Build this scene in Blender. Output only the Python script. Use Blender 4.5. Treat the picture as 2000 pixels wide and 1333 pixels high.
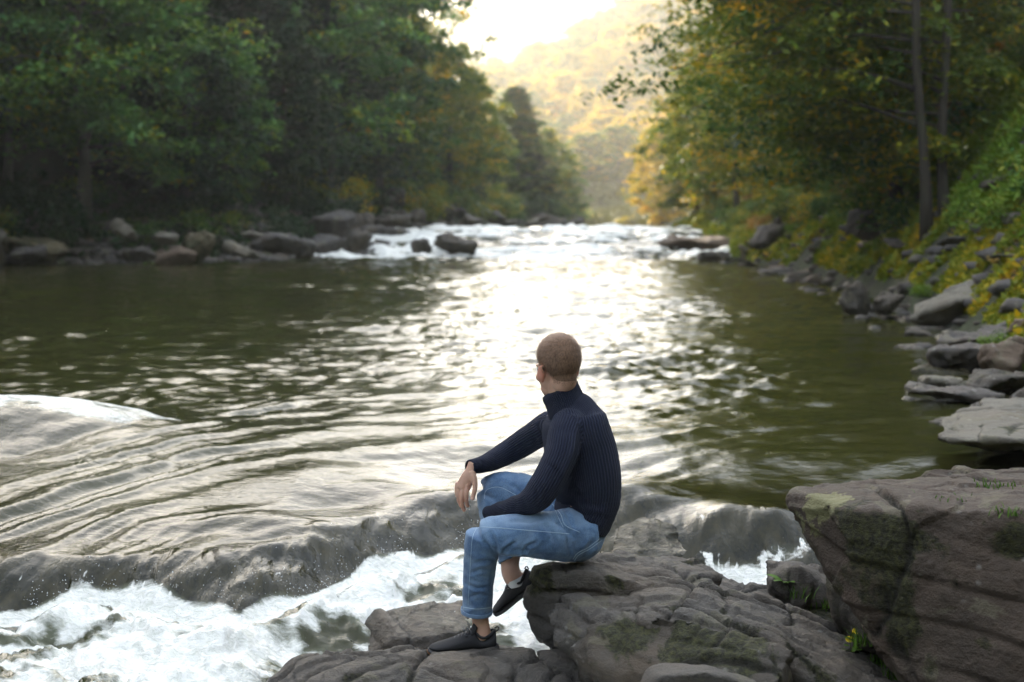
import bpy, bmesh, math, random
import numpy as np
from mathutils import Vector, Matrix
from mathutils.bvhtree import BVHTree

for o in list(bpy.data.objects):
    bpy.data.objects.remove(o)
random.seed(7)
RNG = np.random.default_rng(11)
SC = bpy.context.scene
COL = SC.collection
R = math.radians

# ------------------------------------------------------------------ camera
CAMZ, FPX, HOR = 1.30, 2778.0, 430.0
PITCH = math.atan((666.5 - HOR) / FPX)
cam_data = bpy.data.cameras.new('camera')
cam_data.sensor_width = 36.0
cam_data.lens = 36.0 * FPX / 2000.0
cam_data.clip_start = 0.1
cam_data.clip_end = 6000
cam_data.dof.use_dof = True
cam_data.dof.focus_distance = 5.45
cam_data.dof.aperture_fstop = 2.7
cam = bpy.data.objects.new('camera', cam_data)
COL.objects.link(cam)
cam.location = (0, 0, CAMZ)
cam.rotation_euler = (math.pi / 2 - PITCH, 0, 0)
SC.camera = cam

# ------------------------------------------------------------------ light
SUN_AZ, SUN_EL = R(-24), R(21)          # azimuth from +Y, negative = to the left
world = bpy.data.worlds.new('World')
SC.world = world
world.use_nodes = True
wn = world.node_tree
wn.nodes.clear()
sky = wn.nodes.new('ShaderNodeTexSky')
sky.sky_type = 'NISHITA'
sky.sun_disc = False
sky.sun_elevation = SUN_EL
sky.sun_rotation = SUN_AZ
sky.air_density = 1.0
sky.dust_density = 1.2
sky.ozone_density = 1.0
bg = wn.nodes.new('ShaderNodeBackground')
bg.inputs[1].default_value = 0.15
wo = wn.nodes.new('ShaderNodeOutputWorld')
hs = wn.nodes.new('ShaderNodeHueSaturation'); hs.inputs['Saturation'].default_value = .6; hs.inputs['Value'].default_value = .52   # thin bright cloud veil
wn.links.new(sky.outputs[0], hs.inputs['Color']); vm = wn.nodes.new('ShaderNodeMix'); vm.data_type = 'RGBA'; vm.inputs[0].default_value = .36; vm.inputs[7].default_value = (5.0, 5.7, 6.7, 1)
wn.links.new(hs.outputs[0], vm.inputs[6]); wn.links.new(vm.outputs[2], bg.inputs[0])
wn.links.new(bg.outputs[0], wo.inputs[0])

sun_data = bpy.data.lights.new('sun', 'SUN')
sun_data.energy = 5.0
sun_data.angle = R(0.6)
sun_data.color = (1.0, 0.87, 0.66)
sun = bpy.data.objects.new('sun', sun_data)
COL.objects.link(sun)
sdir = Vector((math.sin(SUN_AZ) * math.cos(SUN_EL), math.cos(SUN_AZ) * math.cos(SUN_EL), math.sin(SUN_EL)))
sun.rotation_euler = sdir.to_track_quat('Z', 'Y').to_euler()
sun.location = sdir * 50

SC.view_settings.view_transform = 'Standard'
SC.view_settings.look = 'None'
SC.view_settings.gamma = 1.0
SC.view_settings.use_curve_mapping = False
SC.view_settings.exposure = 2.25
HAZE_D = 0.0007
SC.cycles.max_bounces = 6
SC.cycles.diffuse_bounces = 3
SC.cycles.glossy_bounces = 3
SC.cycles.transmission_bounces = 4
SC.cycles.volume_bounces = 1
SC.cycles.use_denoising = True
SC.cycles.sample_clamp_indirect = 6.0
SC.cycles.caustics_reflective = False
SC.cycles.caustics_refractive = False

# ------------------------------------------------------------------ helpers
_cp, _sp = math.cos(PITCH), math.sin(PITCH)
def at(px, py, d):
    """world point seen at photo pixel (px, py) at depth Y = d"""
    a = (px - 1000.0) / FPX
    b = (666.5 - py) / FPX
    vx, vy, vz = a, _cp + b * _sp, -_sp + b * _cp
    k = d / vy
    return Vector((vx * k, d, CAMZ + vz * k))

def to_px(P):
    P = np.asarray(P, float)
    x, y, z = P[:, 0], P[:, 1], P[:, 2] - CAMZ
    f = y * _cp - z * _sp
    u = y * _sp + z * _cp
    return np.stack([1000 + FPX * x / f, 666.5 - FPX * u / f], 1)

_prng = np.random.default_rng(5)
_PERM = np.concatenate([_prng.permutation(256)] * 3)
_G = _prng.normal(size=(256, 3)); _G /= np.linalg.norm(_G, axis=1)[:, None]
def perlin(P, seed=0):
    P = np.asarray(P, np.float64) + seed * 17.37
    I = np.floor(P).astype(np.int64); F = P - I; I &= 255
    U = F * F * F * (F * (F * 6 - 15) + 10)
    out = 0
    for dx in (0, 1):
        for dy in (0, 1):
            for dz in (0, 1):
                h = _PERM[_PERM[_PERM[(I[:, 0] + dx) & 255] + ((I[:, 1] + dy) & 255)] + ((I[:, 2] + dz) & 255)]
                g = _G[h]
                d = g[:, 0] * (F[:, 0] - dx) + g[:, 1] * (F[:, 1] - dy) + g[:, 2] * (F[:, 2] - dz)
                w = (U[:, 0] if dx else 1 - U[:, 0]) * (U[:, 1] if dy else 1 - U[:, 1]) * (U[:, 2] if dz else 1 - U[:, 2])
                out = out + w * d
    return out * 1.6
def fbm(P, octv=4, seed=0, gain=0.5, lac=2.03):
    P = np.asarray(P, np.float64); s = 0; a = 1.0; f = 1.0
    for k in range(octv):
        s = s + a * perlin(P * f, seed + k * 3); a *= gain; f *= lac
    return s
def ridged(P, octv=3, seed=0, gain=0.5):
    P = np.asarray(P, np.float64); s = 0; a = 1.0; f = 1.0
    for k in range(octv):
        s = s + a * (1 - np.abs(perlin(P * f, seed + k * 3)) * 2); a *= gain; f *= 2.07
    return s
def sstep(a, b, x):
    t = np.clip((np.asarray(x, float) - a) / (b - a), 0, 1)
    return t * t * (3 - 2 * t)
def st3(x, y, z=0.0):
    x = np.asarray(x, float)
    return np.stack([x, np.broadcast_to(y, x.shape), np.broadcast_to(z, x.shape)], 1)

def mesh_np(name, V, F, smooth=True):
    """V (n,3); F (m,k) constant k"""
    V = np.ascontiguousarray(V, np.float32); F = np.ascontiguousarray(F, np.int32)
    me = bpy.data.meshes.new(name)
    me.vertices.add(len(V)); me.vertices.foreach_set('co', V.ravel())
    k = F.shape[1]
    me.loops.add(F.size); me.loops.foreach_set('vertex_index', F.ravel())
    me.polygons.add(len(F))
    me.polygons.foreach_set('loop_start', np.arange(len(F), dtype=np.int32) * k)
    try:
        me.polygons.foreach_set('loop_total', np.full(len(F), k, np.int32))
    except Exception:
        pass
    me.update(calc_edges=True)
    if smooth:
        me.polygons.foreach_set('use_smooth', np.ones(len(F), bool))
    return me
def verts_of(me):
    a = np.empty(len(me.vertices) * 3, np.float32); me.vertices.foreach_get('co', a)
    return a.reshape(-1, 3).astype(float)
def normals_of(me):
    a = np.empty(len(me.vertices) * 3, np.float32); me.vertices.foreach_get('normal', a)
    return a.reshape(-1, 3).astype(float)
def set_verts(me, V):
    me.vertices.foreach_set('co', np.ascontiguousarray(V, np.float32).ravel()); me.update()
def fattr(me, name, vals):
    a = me.attributes.new(name, 'FLOAT', 'POINT'); a.data.foreach_set('value', np.ascontiguousarray(vals, np.float32))

def obj(name, me, mat=None, parent=None, loc=None, rot=None, scale=None):
    o = bpy.data.objects.new(name, me); COL.objects.link(o)
    if mat is not None and me is not None and len(me.materials) == 0:
        me.materials.append(mat)
    if parent is not None: o.parent = parent
    if loc is not None: o.location = loc
    if rot is not None: o.rotation_euler = rot
    if scale is not None: o.scale = scale if hasattr(scale, '__len__') else (scale,) * 3
    return o
def tag(o, label=None, cat=None, group=None, kind=None):
    if label: o['label'] = label
    if cat: o['category'] = cat
    if group: o['group'] = group
    if kind: o['kind'] = kind
    return o
def thing(name, label, cat, loc=(0, 0, 0), rz=0.0, group=None, scale=1.0):
    o = bpy.data.objects.new(name, None); COL.objects.link(o)
    o.empty_display_size = 0.1
    o.location = loc; o.rotation_euler = (0, 0, rz)
    o.scale = scale if hasattr(scale, '__len__') else (scale,) * 3
    return tag(o, label, cat, group)

def remeshed(me, voxel, smooth_it=0, smooth_f=0.5):
    """voxel-remesh a soup of closed shells into one skin"""
    o = bpy.data.objects.new('temporary', me); COL.objects.link(o)
    m = o.modifiers.new('r', 'REMESH'); m.mode = 'VOXEL'; m.voxel_size = voxel; m.use_smooth_shade = True
    if smooth_it:
        s = o.modifiers.new('s', 'SMOOTH'); s.factor = smooth_f; s.iterations = smooth_it
    dg = bpy.context.evaluated_depsgraph_get(); dg.update()
    r = bpy.data.meshes.new_from_object(o.evaluated_get(dg))
    bpy.data.objects.remove(o); 
    r.polygons.foreach_set('use_smooth', np.ones(len(r.polygons), bool))
    return r

def catmull(pts, n):
    """resample rows of pts (k, m) to n rows by Catmull-Rom"""
    P = np.asarray(pts, float); k = len(P)
    if k == 2:
        t = np.linspace(0, 1, n)[:, None]; return P[0] * (1 - t) + P[1] * t
    E = np.vstack([2 * P[0] - P[1], P, 2 * P[-1] - P[-2]])
    t = np.linspace(0, k - 1, n); i = np.minimum(t.astype(int), k - 2); f = (t - i)[:, None]
    p0, p1, p2, p3 = E[i], E[i + 1], E[i + 2], E[i + 3]
    return 0.5 * ((2 * p1) + (-p0 + p2) * f + (2 * p0 - 5 * p1 + 4 * p2 - p3) * f ** 2 + (-p0 + 3 * p1 - 3 * p2 + p3) * f ** 3)

def tube_np(P, rad, seg=8, cap=True, up=None):
    """P (n,3), rad (n,) -> V, list of quads (+ degenerate caps as quads)"""
    P = np.asarray(P, float); n = len(P); rad = np.broadcast_to(np.asarray(rad, float), (n,))
    T = np.gradient(P, axis=0); T /= np.linalg.norm(T, axis=1)[:, None] + 1e-12
    ref = np.array(up if up is not None else (0.31, 0.17, 0.93)); 
    if abs(T[0] @ ref) > 0.95: ref = np.array((0.9, 0.3, 0.1))
    A = np.empty_like(P); a = ref - T[0] * (T[0] @ ref); a /= np.linalg.norm(a)
    for i in range(n):
        a = a - T[i] * (T[i] @ a); a /= np.linalg.norm(a) + 1e-12; A[i] = a
    B = np.cross(T, A)
    th = np.linspace(0, 2 * math.pi, seg, endpoint=False)
    V = (P[:, None, :] + rad[:, None, None] * (np.cos(th)[None, :, None] * A[:, None, :] + np.sin(th)[None, :, None] * B[:, None, :])).reshape(-1, 3)
    F = []
    for i in range(n - 1):
        a0 = i * seg; b0 = a0 + seg
        for j in range(seg):
            k = (j + 1) % seg
            F.append((a0 + j, a0 + k, b0 + k, b0 + j))
    if cap:
        c0 = len(V); V = np.vstack([V, P[:1], P[-1:]])
        for j in range(0, seg, 2):
            F.append((c0, (j + 2) % seg, (j + 1) % seg, j))
            F.append((c0 + 1, (n - 1) * seg + j, (n - 1) * seg + (j + 1) % seg, (n - 1) * seg + (j + 2) % seg))
    return V, np.array(F, int)
def join_np(parts):
    Vs, Fs, o = [], [], 0
    for V, F in parts:
        Vs.append(V); Fs.append(np.asarray(F) + o); o += len(V)
    return np.vstack(Vs), np.vstack(Fs)

# ------------------------------------------------------------------ node helpers
class NT:
    def __init__(s, name):
        s.m = bpy.data.materials.new(name); s.m.use_nodes = True; s.t = s.m.node_tree; s.t.nodes.clear()
        s.out = s.t.nodes.new('ShaderNodeOutputMaterial')
    def n(s, typ, **kw):
        nd = s.t.nodes.new(typ)
        for k, v in kw.items():
            if k.startswith('i_'):
                key = k[2:]; key = int(key) if key.isdigit() else key.replace('_', ' ')
                s.set(nd.inputs[key], v)
            else: setattr(nd, k, v)
        return nd
    def set(s, sock, v):
        if isinstance(v, bpy.types.NodeSocket): s.t.links.new(v, sock)
        elif isinstance(v, (tuple, list)) and len(v) == 3 and sock.type == 'RGBA': sock.default_value = (*v, 1)
        else: sock.default_value = v
    def coord(s, kind='Object', scale=None):
        c = s.n('ShaderNodeTexCoord').outputs[kind]
        if scale is None: return c
        mp = s.n('ShaderNodeMapping'); s.t.links.new(c, mp.inputs[0])
        mp.inputs['Scale'].default_value = scale if hasattr(scale, '__len__') else (scale,) * 3
        return mp.outputs[0]
    def pos(s, scale=None):
        c = s.n('ShaderNodeNewGeometry').outputs['Position']
        if scale is None: return c
        mp = s.n('ShaderNodeMapping'); s.t.links.new(c, mp.inputs[0])
        mp.inputs['Scale'].default_value = scale if hasattr(scale, '__len__') else (scale,) * 3
        return mp.outputs[0]
    def noise(s, vec, scale, detail=4, rough=0.55, dist=0.0):
        nd = s.n('ShaderNodeTexNoise'); s.t.links.new(vec, nd.inputs['Vector'])
        nd.inputs['Scale'].default_value = scale; nd.inputs['Detail'].default_value = detail
        nd.inputs['Roughness'].default_value = rough; nd.inputs['Distortion'].default_value = dist
        return nd.outputs[0]
    def voro(s, vec, scale, feature='F1', out=0):
        nd = s.n('ShaderNodeTexVoronoi', feature=feature); s.t.links.new(vec, nd.inputs['Vector']); nd.inputs['Scale'].default_value = scale
        return nd.outputs[out]
    def ramp(s, fac, stops, interp='LINEAR'):
        nd = s.n('ShaderNodeValToRGB'); s.t.links.new(fac, nd.inputs[0]); cr = nd.color_ramp; cr.interpolation = interp
        while len(cr.elements) < len(stops): cr.elements.new(0.5)
        for e, (p, c) in zip(cr.elements, stops):
            e.position = p; e.color = (*c, 1) if hasattr(c, '__len__') else (c, c, c, 1)
        return nd.outputs[0]
    def mix(s, f, a, b, blend='MIX'):
        nd = s.n('ShaderNodeMix', data_type='RGBA', blend_type=blend)
        s.set(nd.inputs[0], f); s.set(nd.inputs[6], a); s.set(nd.inputs[7], b); return nd.outputs[2]
    def math(s, op, a, b=None, c=None, clamp=False):
        nd = s.n('ShaderNodeMath', operation=op, use_clamp=clamp); s.set(nd.inputs[0], a)
        if b is not None: s.set(nd.inputs[1], b)
        if c is not None: s.set(nd.inputs[2], c)
        return nd.outputs[0]
    def attr(s, name, out='Fac'):
        return s.n('ShaderNodeAttribute', attribute_name=name).outputs[out]
    def bump(s, h, strength=0.5, dist=0.02, normal=None):
        nd = s.n('ShaderNodeBump'); s.set(nd.inputs['Height'], h); nd.inputs['Strength'].default_value = strength
        nd.inputs['Distance'].default_value = dist
        if normal is not None: s.set(nd.inputs['Normal'], normal)
        return nd.outputs[0]
    def bsdf(s, **kw):
        nd = s.n('ShaderNodeBsdfPrincipled')
        for k, v in kw.items():
            s.set(nd.inputs[k.replace('_', ' ')], v)
        return nd
    def done(s, sh):
        s.t.links.new(sh.outputs[0] if hasattr(sh, 'outputs') else sh, s.out.inputs[0]); return s.m

def leaf_mat(name, stops, trans=0.22, rough=0.55, obj_var=0.0):
    t = NT(name)
    tint = t.attr('tint')
    rnd = t.n('ShaderNodeObjectInfo').outputs['Random']
    f = t.math('ADD', tint, t.math('MULTIPLY', t.math('SUBTRACT', rnd, 0.5), obj_var), clamp=True)
    col = t.ramp(f, stops)
    d = t.bsdf(Base_Color=col, Roughness=rough); d.inputs['Specular IOR Level'].default_value = 0.15
    tr = t.n('ShaderNodeBsdfTranslucent'); t.set(tr.inputs[0], t.mix(1.0, col, (1.0, 0.95, 0.55), 'MULTIPLY'))
    m = t.n('ShaderNodeMixShader'); m.inputs[0].default_value = trans
    t.t.links.new(d.outputs[0], m.inputs[1]); t.t.links.new(tr.outputs[0], m.inputs[2])
    return t.done(m)

M = {}
M['leaf_green'] = leaf_mat('leaf_green', [(0, (0.022, 0.069, 0.022)), (.4, (0.048, 0.131, 0.028)), (.7, (0.117, 0.207, 0.025)), (.9, (0.276, 0.276, 0.020)), (1, (0.497, 0.276, 0.016))], obj_var=.25)
M['leaf_fresh'] = leaf_mat('leaf_fresh', [(0, (0.047, 0.132, 0.039)), (.4, (0.109, 0.248, 0.062)), (.7, (0.217, 0.342, 0.047)), (.92, (0.435, 0.404, 0.023)), (1, (0.621, 0.310, 0.018))])
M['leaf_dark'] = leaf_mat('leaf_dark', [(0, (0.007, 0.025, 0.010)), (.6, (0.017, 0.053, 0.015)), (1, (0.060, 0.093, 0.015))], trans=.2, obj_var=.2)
M['leaf_olive'] = leaf_mat('leaf_olive', [(0, (0.055, 0.108, 0.019)), (.4, (0.137, 0.205, 0.023)), (.7, (0.332, 0.312, 0.023)), (.88, (0.663, 0.429, 0.019)), (1, (0.750, 0.390, 0.019))], trans=.38, obj_var=.2)
M['leaf_yellow'] = leaf_mat('leaf_yellow', [(0, (.16, .16, .02)), (.4, (.48, .36, .02)), (.8, (.72, .48, .02)), (1, (.70, .34, .015))], trans=.5, obj_var=.5)
M['meadow'] = leaf_mat('meadow', [(0, (.07, .085, .03)), (1, (.14, .13, .05))])
M['needle'] = leaf_mat('needle', [(0, (.008, .022, .011)), (.7, (.018, .045, .018)), (1, (.045, .07, .02))], trans=.1, obj_var=.2)
M['grass'] = leaf_mat('grass', [(0, (0.058, 0.127, 0.014)), (.6, (0.150, 0.253, 0.023)), (1, (0.288, 0.276, 0.035))], obj_var=.2)
M['rust_leaf'] = leaf_mat('rust_leaf', [(0, (0.105, 0.090, 0.018)), (.4, (0.240, 0.150, 0.022)), (.8, (0.390, 0.180, 0.022)), (1, (0.450, 0.120, 0.018))], obj_var=.3)

def bark_mat(name, a, b):
    t = NT(name); v = t.coord('Object', (3, 3, .6)); n1 = t.noise(v, 4, 6, .65); n2 = t.noise(t.coord('Object'), 1.2, 3)
    col = t.mix(n1, a, b); col = t.mix(t.ramp(n2, [(.5, 0.0), (.62, .6)]), col, (.05, .06, .02))
    return t.done(t.bsdf(Base_Color=col, Roughness=.9, Normal=t.bump(n1, .8, .03)))
M['bark'] = bark_mat('bark', (.022, .018, .013), (.075, .062, .048))
M['bark_pale'] = bark_mat('bark_pale', (.08, .075, .06), (.20, .18, .155))

def rock_mat(name, base, dark, lichen=.5, moss=.5, wet=None, warm=(.12, .085, .055), lichen_size=1.0, bump=.55, scale=1.0):
    t = NT(name); g = t.pos()
    big = t.noise(g, 2.2 * scale, 6, .62); mid = t.noise(g, 9 * scale, 6, .65, .3); fine = t.noise(g, 60 * scale, 5, .7)
    grit = t.noise(g, 220 * scale, 3, .7)
    strat = t.noise(t.pos((1.2, 1.2, 9)), 5 * scale, 5, .6, .4)
    col = t.mix(t.ramp(mid, [(.3, 0.0), (.7, 1.0)]), dark, base)
    col = t.mix(t.ramp(big, [(.45, 0.0), (.68, .75)]), col, warm)
    col = t.mix(t.math('MULTIPLY', t.ramp(strat, [(.45, 0.0), (.6, 1.0)]), .35), col, tuple(c * .55 for c in base))
    col = t.mix(t.math('MULTIPLY', fine, .55), col, tuple(min(1, c * 1.7) for c in base), 'MIX')
    if lichen > 0:
        l1 = t.noise(g, 5.5 * scale / lichen_size, 7, .6, .6)
        l2 = t.noise(g, 26 * scale / lichen_size, 5, .65, .4)
        lf = t.math('MULTIPLY', t.ramp(l1, [(.60 - .05 * lichen, 0.0), (.63 - .05 * lichen, 1.0)]), t.ramp(fine, [(.25, .3), (.5, 1.0)]))
        col = t.mix(t.math('MULTIPLY', lf, .45), col, (.17, .155, .10))
        l3 = t.ramp(t.math('ADD', l2, t.math('MULTIPLY', t.attr('lichen'), .5)), [(.72, 0.0), (.78, 1.0)])
        col = t.mix(t.math('MULTIPLY', l3, .85), col, (.22, .21, .10))
        sp = t.voro(g, 17 * scale); ms = t.noise(g, 3.1 * scale, 3)
        spf = t.math('MULTIPLY', t.ramp(sp, [(.10, 1.0), (.20, 0.0)]), t.ramp(ms, [(.5, 0.0), (.6, 1.0)]))
        col = t.mix(t.math('MULTIPLY', spf, .5), col, (.34, .33, .30))
    geo = t.n('ShaderNodeNewGeometry')
    sep = t.n('ShaderNodeSeparateXYZ'); t.t.links.new(geo.outputs['Normal'], sep.inputs[0])
    if moss > 0:
        mn = t.noise(g, 3.4 * scale, 6, .7, .5)
        mf = t.ramp(t.math('ADD', mn, t.math('ADD', t.math('MULTIPLY', t.attr('cavity'), .10), t.math('MULTIPLY', t.attr('mossy'), .24))), [(.64 - .1 * moss, 0.0), (.70 - .1 * moss, 1.0)])
        mc = t.mix(t.ramp(fine, [(.4, 0.0), (.65, 1.0)]), (.008, .010, .004), (.055, .055, .014))
        col = t.mix(t.math('MULTIPLY', mf, .9), col, mc)
    col = t.mix(t.math('MULTIPLY', t.ramp(t.attr('cavity'), [(.35, 0.0), (.9, 1.0)]), .75), col, (.012, .010, .008))
    rough = t.ramp(mid, [(.3, .5), (.7, .78)])
    if wet is not None:
        sp2 = t.n('ShaderNodeSeparateXYZ'); t.t.links.new(g, sp2.inputs[0])
        wz = t.math('ADD', sp2.outputs[2], t.math('MULTIPLY', t.math('SUBTRACT', big, .5), .25))
        wf = t.n('ShaderNodeMapRange'); t.t.links.new(wz, wf.inputs[0])
        wf.inputs[1].default_value = wet + .05; wf.inputs[2].default_value = wet - .02
        col = t.mix(t.math('MULTIPLY', wf.outputs[0], .65), col, tuple(c * .2 for c in base))
        rough = t.math('SUBTRACT', rough, t.math('MULTIPLY', wf.outputs[0], .5))
    h = t.math('ADD', t.math('MULTIPLY', mid, .7), t.math('ADD', t.math('MULTIPLY', fine, .45), t.math('ADD', t.math('MULTIPLY', strat, .3), t.math('MULTIPLY', grit, .12))))
    b = t.bsdf(Base_Color=col, Roughness=rough, Normal=t.bump(h, bump, .045 / scale)); b.inputs['Specular IOR Level'].default_value = .28
    return t.done(b)
M['rock'] = rock_mat('rock_slab', (.112, .101, .089), (.022, .019, .017), lichen=.3, moss=.35, wet=-.36, bump=.8)
M['rock_boulder'] = rock_mat('rock_boulder', (.088, .066, .050), (.024, .018, .014), lichen=.5, moss=.2, warm=(.09, .055, .035), bump=.8)
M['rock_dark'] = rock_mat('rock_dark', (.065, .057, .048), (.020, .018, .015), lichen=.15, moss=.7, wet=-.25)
M['rock_wet'] = rock_mat('rock_wet', (.075, .06, .045), (.025, .02, .014), lichen=0, moss=.8, wet=5)
M['rock_bank'] = rock_mat('rock_bank', (.085, .078, .074), (.022, .020, .019), lichen=.4, moss=.5, wet=.03, scale=.5)
M['rock_brown'] = rock_mat('rock_brown', (.14, .10, .072), (.06, .042, .032), lichen=.1, moss=.2, wet=.03, scale=.5)
M['rock_mossy'] = rock_mat('rock_mossy', (.12, .10, .06), (.05, .04, .02), lichen=.4, moss=1.8, wet=.03, scale=.5)
M['rock_pale'] = rock_mat('rock_pale', (.17, .155, .125), (.06, .05, .04), lichen=1.0, moss=.1, wet=.06, scale=.6)

# ------------------------------------------------------------------ rocks
def hull_bm(bm, pts):
    vs = [bm.verts.new(p) for p in pts]
    r = bmesh.ops.convex_hull(bm, input=vs)
    bad = [v for v in vs if not v.link_faces]
    if bad: bmesh.ops.delete(bm, geom=bad, context='VERTS')

from mathutils.kdtree import KDTree
def facets(P, cell, seed, bed=None):
    """flat chips: every point takes the tilt of its nearest seed's plane"""
    rng = np.random.default_rng(seed); lo, hi = P.min(0) - cell, P.max(0) + cell
    n = int(np.prod((hi - lo) / cell)) + 8; S = rng.uniform(lo, hi, (n, 3)); D_ = rng.normal(size=(n, 3)); D_ /= np.linalg.norm(D_, axis=1)[:, None]
    off = rng.normal(size=n) * .25
    kd = KDTree(n)
    for i, s_ in enumerate(S): kd.insert(s_, i)
    kd.balance()
    W_ = P + .22 * cell * np.stack([perlin(P / cell * 1.3, seed + 1), perlin(P / cell * 1.3, seed + 2), perlin(P / cell * 1.3, seed + 3)], 1)
    idx = np.fromiter((kd.find(w_)[1] for w_ in W_), int, len(P))
    return ((P - S[idx]) * D_[idx]).sum(1) / cell + off[idx]
def rock_from(hulls, voxel=.02, sm=3, amp=.03, freq=3.0, strata=.012, bed=(.1, .1, 1), seed=0, crack=.02, fine=.004, folds=None, stepn=9.0, groove=None, chip=.014, chip_size=.30, njoint=9, moss_at=(), lichen_at=()):
    bm = bmesh.new()
    for h in hulls: hull_bm(bm, h)
    bmesh.ops.recalc_face_normals(bm, faces=bm.faces)
    me = bpy.data.meshes.new('rock'); bm.to_mesh(me); bm.free()
    r = remeshed(me, voxel, sm, .6)
    V = verts_of(r); N = normals_of(r)
    P = V + 3.1 * seed
    bed = np.array(bed, float); bed /= np.linalg.norm(bed)
    # big irregularity, then angular facets from quantised noise along the bedding, then cracks
    d = amp * .55 * fbm(P * freq * .8, 4, seed, .42)
    hh = P @ bed + .25 / stepn * 3 * perlin(P * freq * .8, seed + 2)
    st = hh * stepn; fr = st - np.floor(st)
    step = sstep(.0, .06, fr) * (1 - sstep(.75, 1.0, fr)) * (perlin(np.stack([np.floor(st) * 1.7, P[:, 0] * 2.2, P[:, 1] * 2.2], 1), seed + 4) + .5)
    side = np.sqrt(np.clip(1 - (N @ bed) ** 2, 0, 1))
    d = d + strata * step * (.25 + .75 * side)
    n1 = perlin(P * np.array([2.1, 2.1, 2.1]) * freq * .55 + .6 * np.stack([perlin(P * 4, seed + 9)] * 3, 1), seed + 5)
    c = np.exp(-(n1 / .03) ** 2) * sstep(-.1, .35, perlin(P * freq * .5, seed + 11))
    c = np.zeros(len(V)); rj = np.random.default_rng(seed + 77)
    wob = .035 * fbm(V * 2.6, 3, seed + 60)
    for kj in range(njoint):
        nj_ = rj.normal(size=3); nj_ -= bed * (nj_ @ bed) * .85; nj_ /= np.linalg.norm(nj_)
        p0 = V[rj.integers(len(V))]; dj = (V - p0) @ nj_ + wob * (1 + kj % 3) * .6
        mk = sstep(-.15, .1, perlin(V * 1.6 + kj * 3.3, seed + 61))
        c = np.maximum(c, np.exp(-(dj / .010) ** 2) * mk)
        d = d + .007 * np.tanh(dj / .006) * mk * np.exp(-np.abs(dj) / .25)
    d = d - crack * c
    n2 = perlin(P * freq * 1.9 + 5, seed + 6)
    c2 = np.exp(-(n2 / .05) ** 2) * sstep(.0, .4, perlin(P * freq * .7, seed + 8))
    c2 = c2 * .25
    d = d - crack * .5 * c2
    d = d + fine * fbm(P * 28, 3, seed + 7)
    d = d + chip * facets(V, chip_size, seed + 40) + chip * .22 * facets(V, chip_size * .38, seed + 50)
    d = d + .35 * amp * (np.abs(perlin(P * freq * 2.7, seed + 13)) * 2 - .6)
    gr = 0
    if groove:
        gd, gf, ga = groove; gd = np.array(gd, float); gd /= np.linalg.norm(gd)
        q = P @ gd * gf + 1.1 * perlin(P * 1.7, seed + 14) + .35 * perlin(P * 6, seed + 15)
        fq = np.abs(q - np.round(q)) * 2
        gr = np.exp(-(fq / .16) ** 2) * sstep(-.35, .15, perlin(P * 2.3, seed + 16)) * np.clip(N[:, 2] * 1.5, 0, 1)
        d = d - ga * gr + ga * .6 * (np.round(q) % 2) * np.clip(N[:, 2], 0, 1)
        q2 = P @ np.cross(gd, (0, 0, 1)) * gf * .6 + 1.5 * perlin(P * 2.1, seed + 17); f2 = np.abs(q2 - np.round(q2)) * 2
        g2 = np.exp(-(f2 / .09) ** 2) * sstep(.0, .3, perlin(P * 2.9, seed + 18)) * np.clip(N[:, 2] * 1.5, 0, 1)
        d = d - ga * .7 * g2; gr = gr + g2
    V2 = V + N * d[:, None]
    if folds is not None:
        V2 = folds(V2, N)
    set_verts(r, V2)
    fattr(r, 'cavity', np.clip(c + .6 * c2 + .8 * gr, 0, 1))
    for nm, lst in (('mossy', moss_at), ('lichen', lichen_at)):
        f_ = np.zeros(len(V))
        for (cx, cy, cz, rr_) in lst: f_ = np.maximum(f_, np.exp(-(((V - (cx, cy, cz)) ** 2).sum(1) / rr_ ** 2) ** 1.5))
        fattr(r, nm, f_)
    return r

def rock(name, hulls, mat, label, cat='rock', group=None, **kw):
    for k_ in ('moss_at', 'lichen_at'):
        kw[k_] = [(*at(*q[:3]), q[3]) for q in kw.get(k_, ())]
    me = rock_from(hulls, **kw)
    V = verts_of(me); c = V.mean(0); c[2] = V[:, 2].min()
    set_verts(me, V - c)
    return tag(obj(name, me, M[mat], loc=Vector(c)), label, cat, group)
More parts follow.
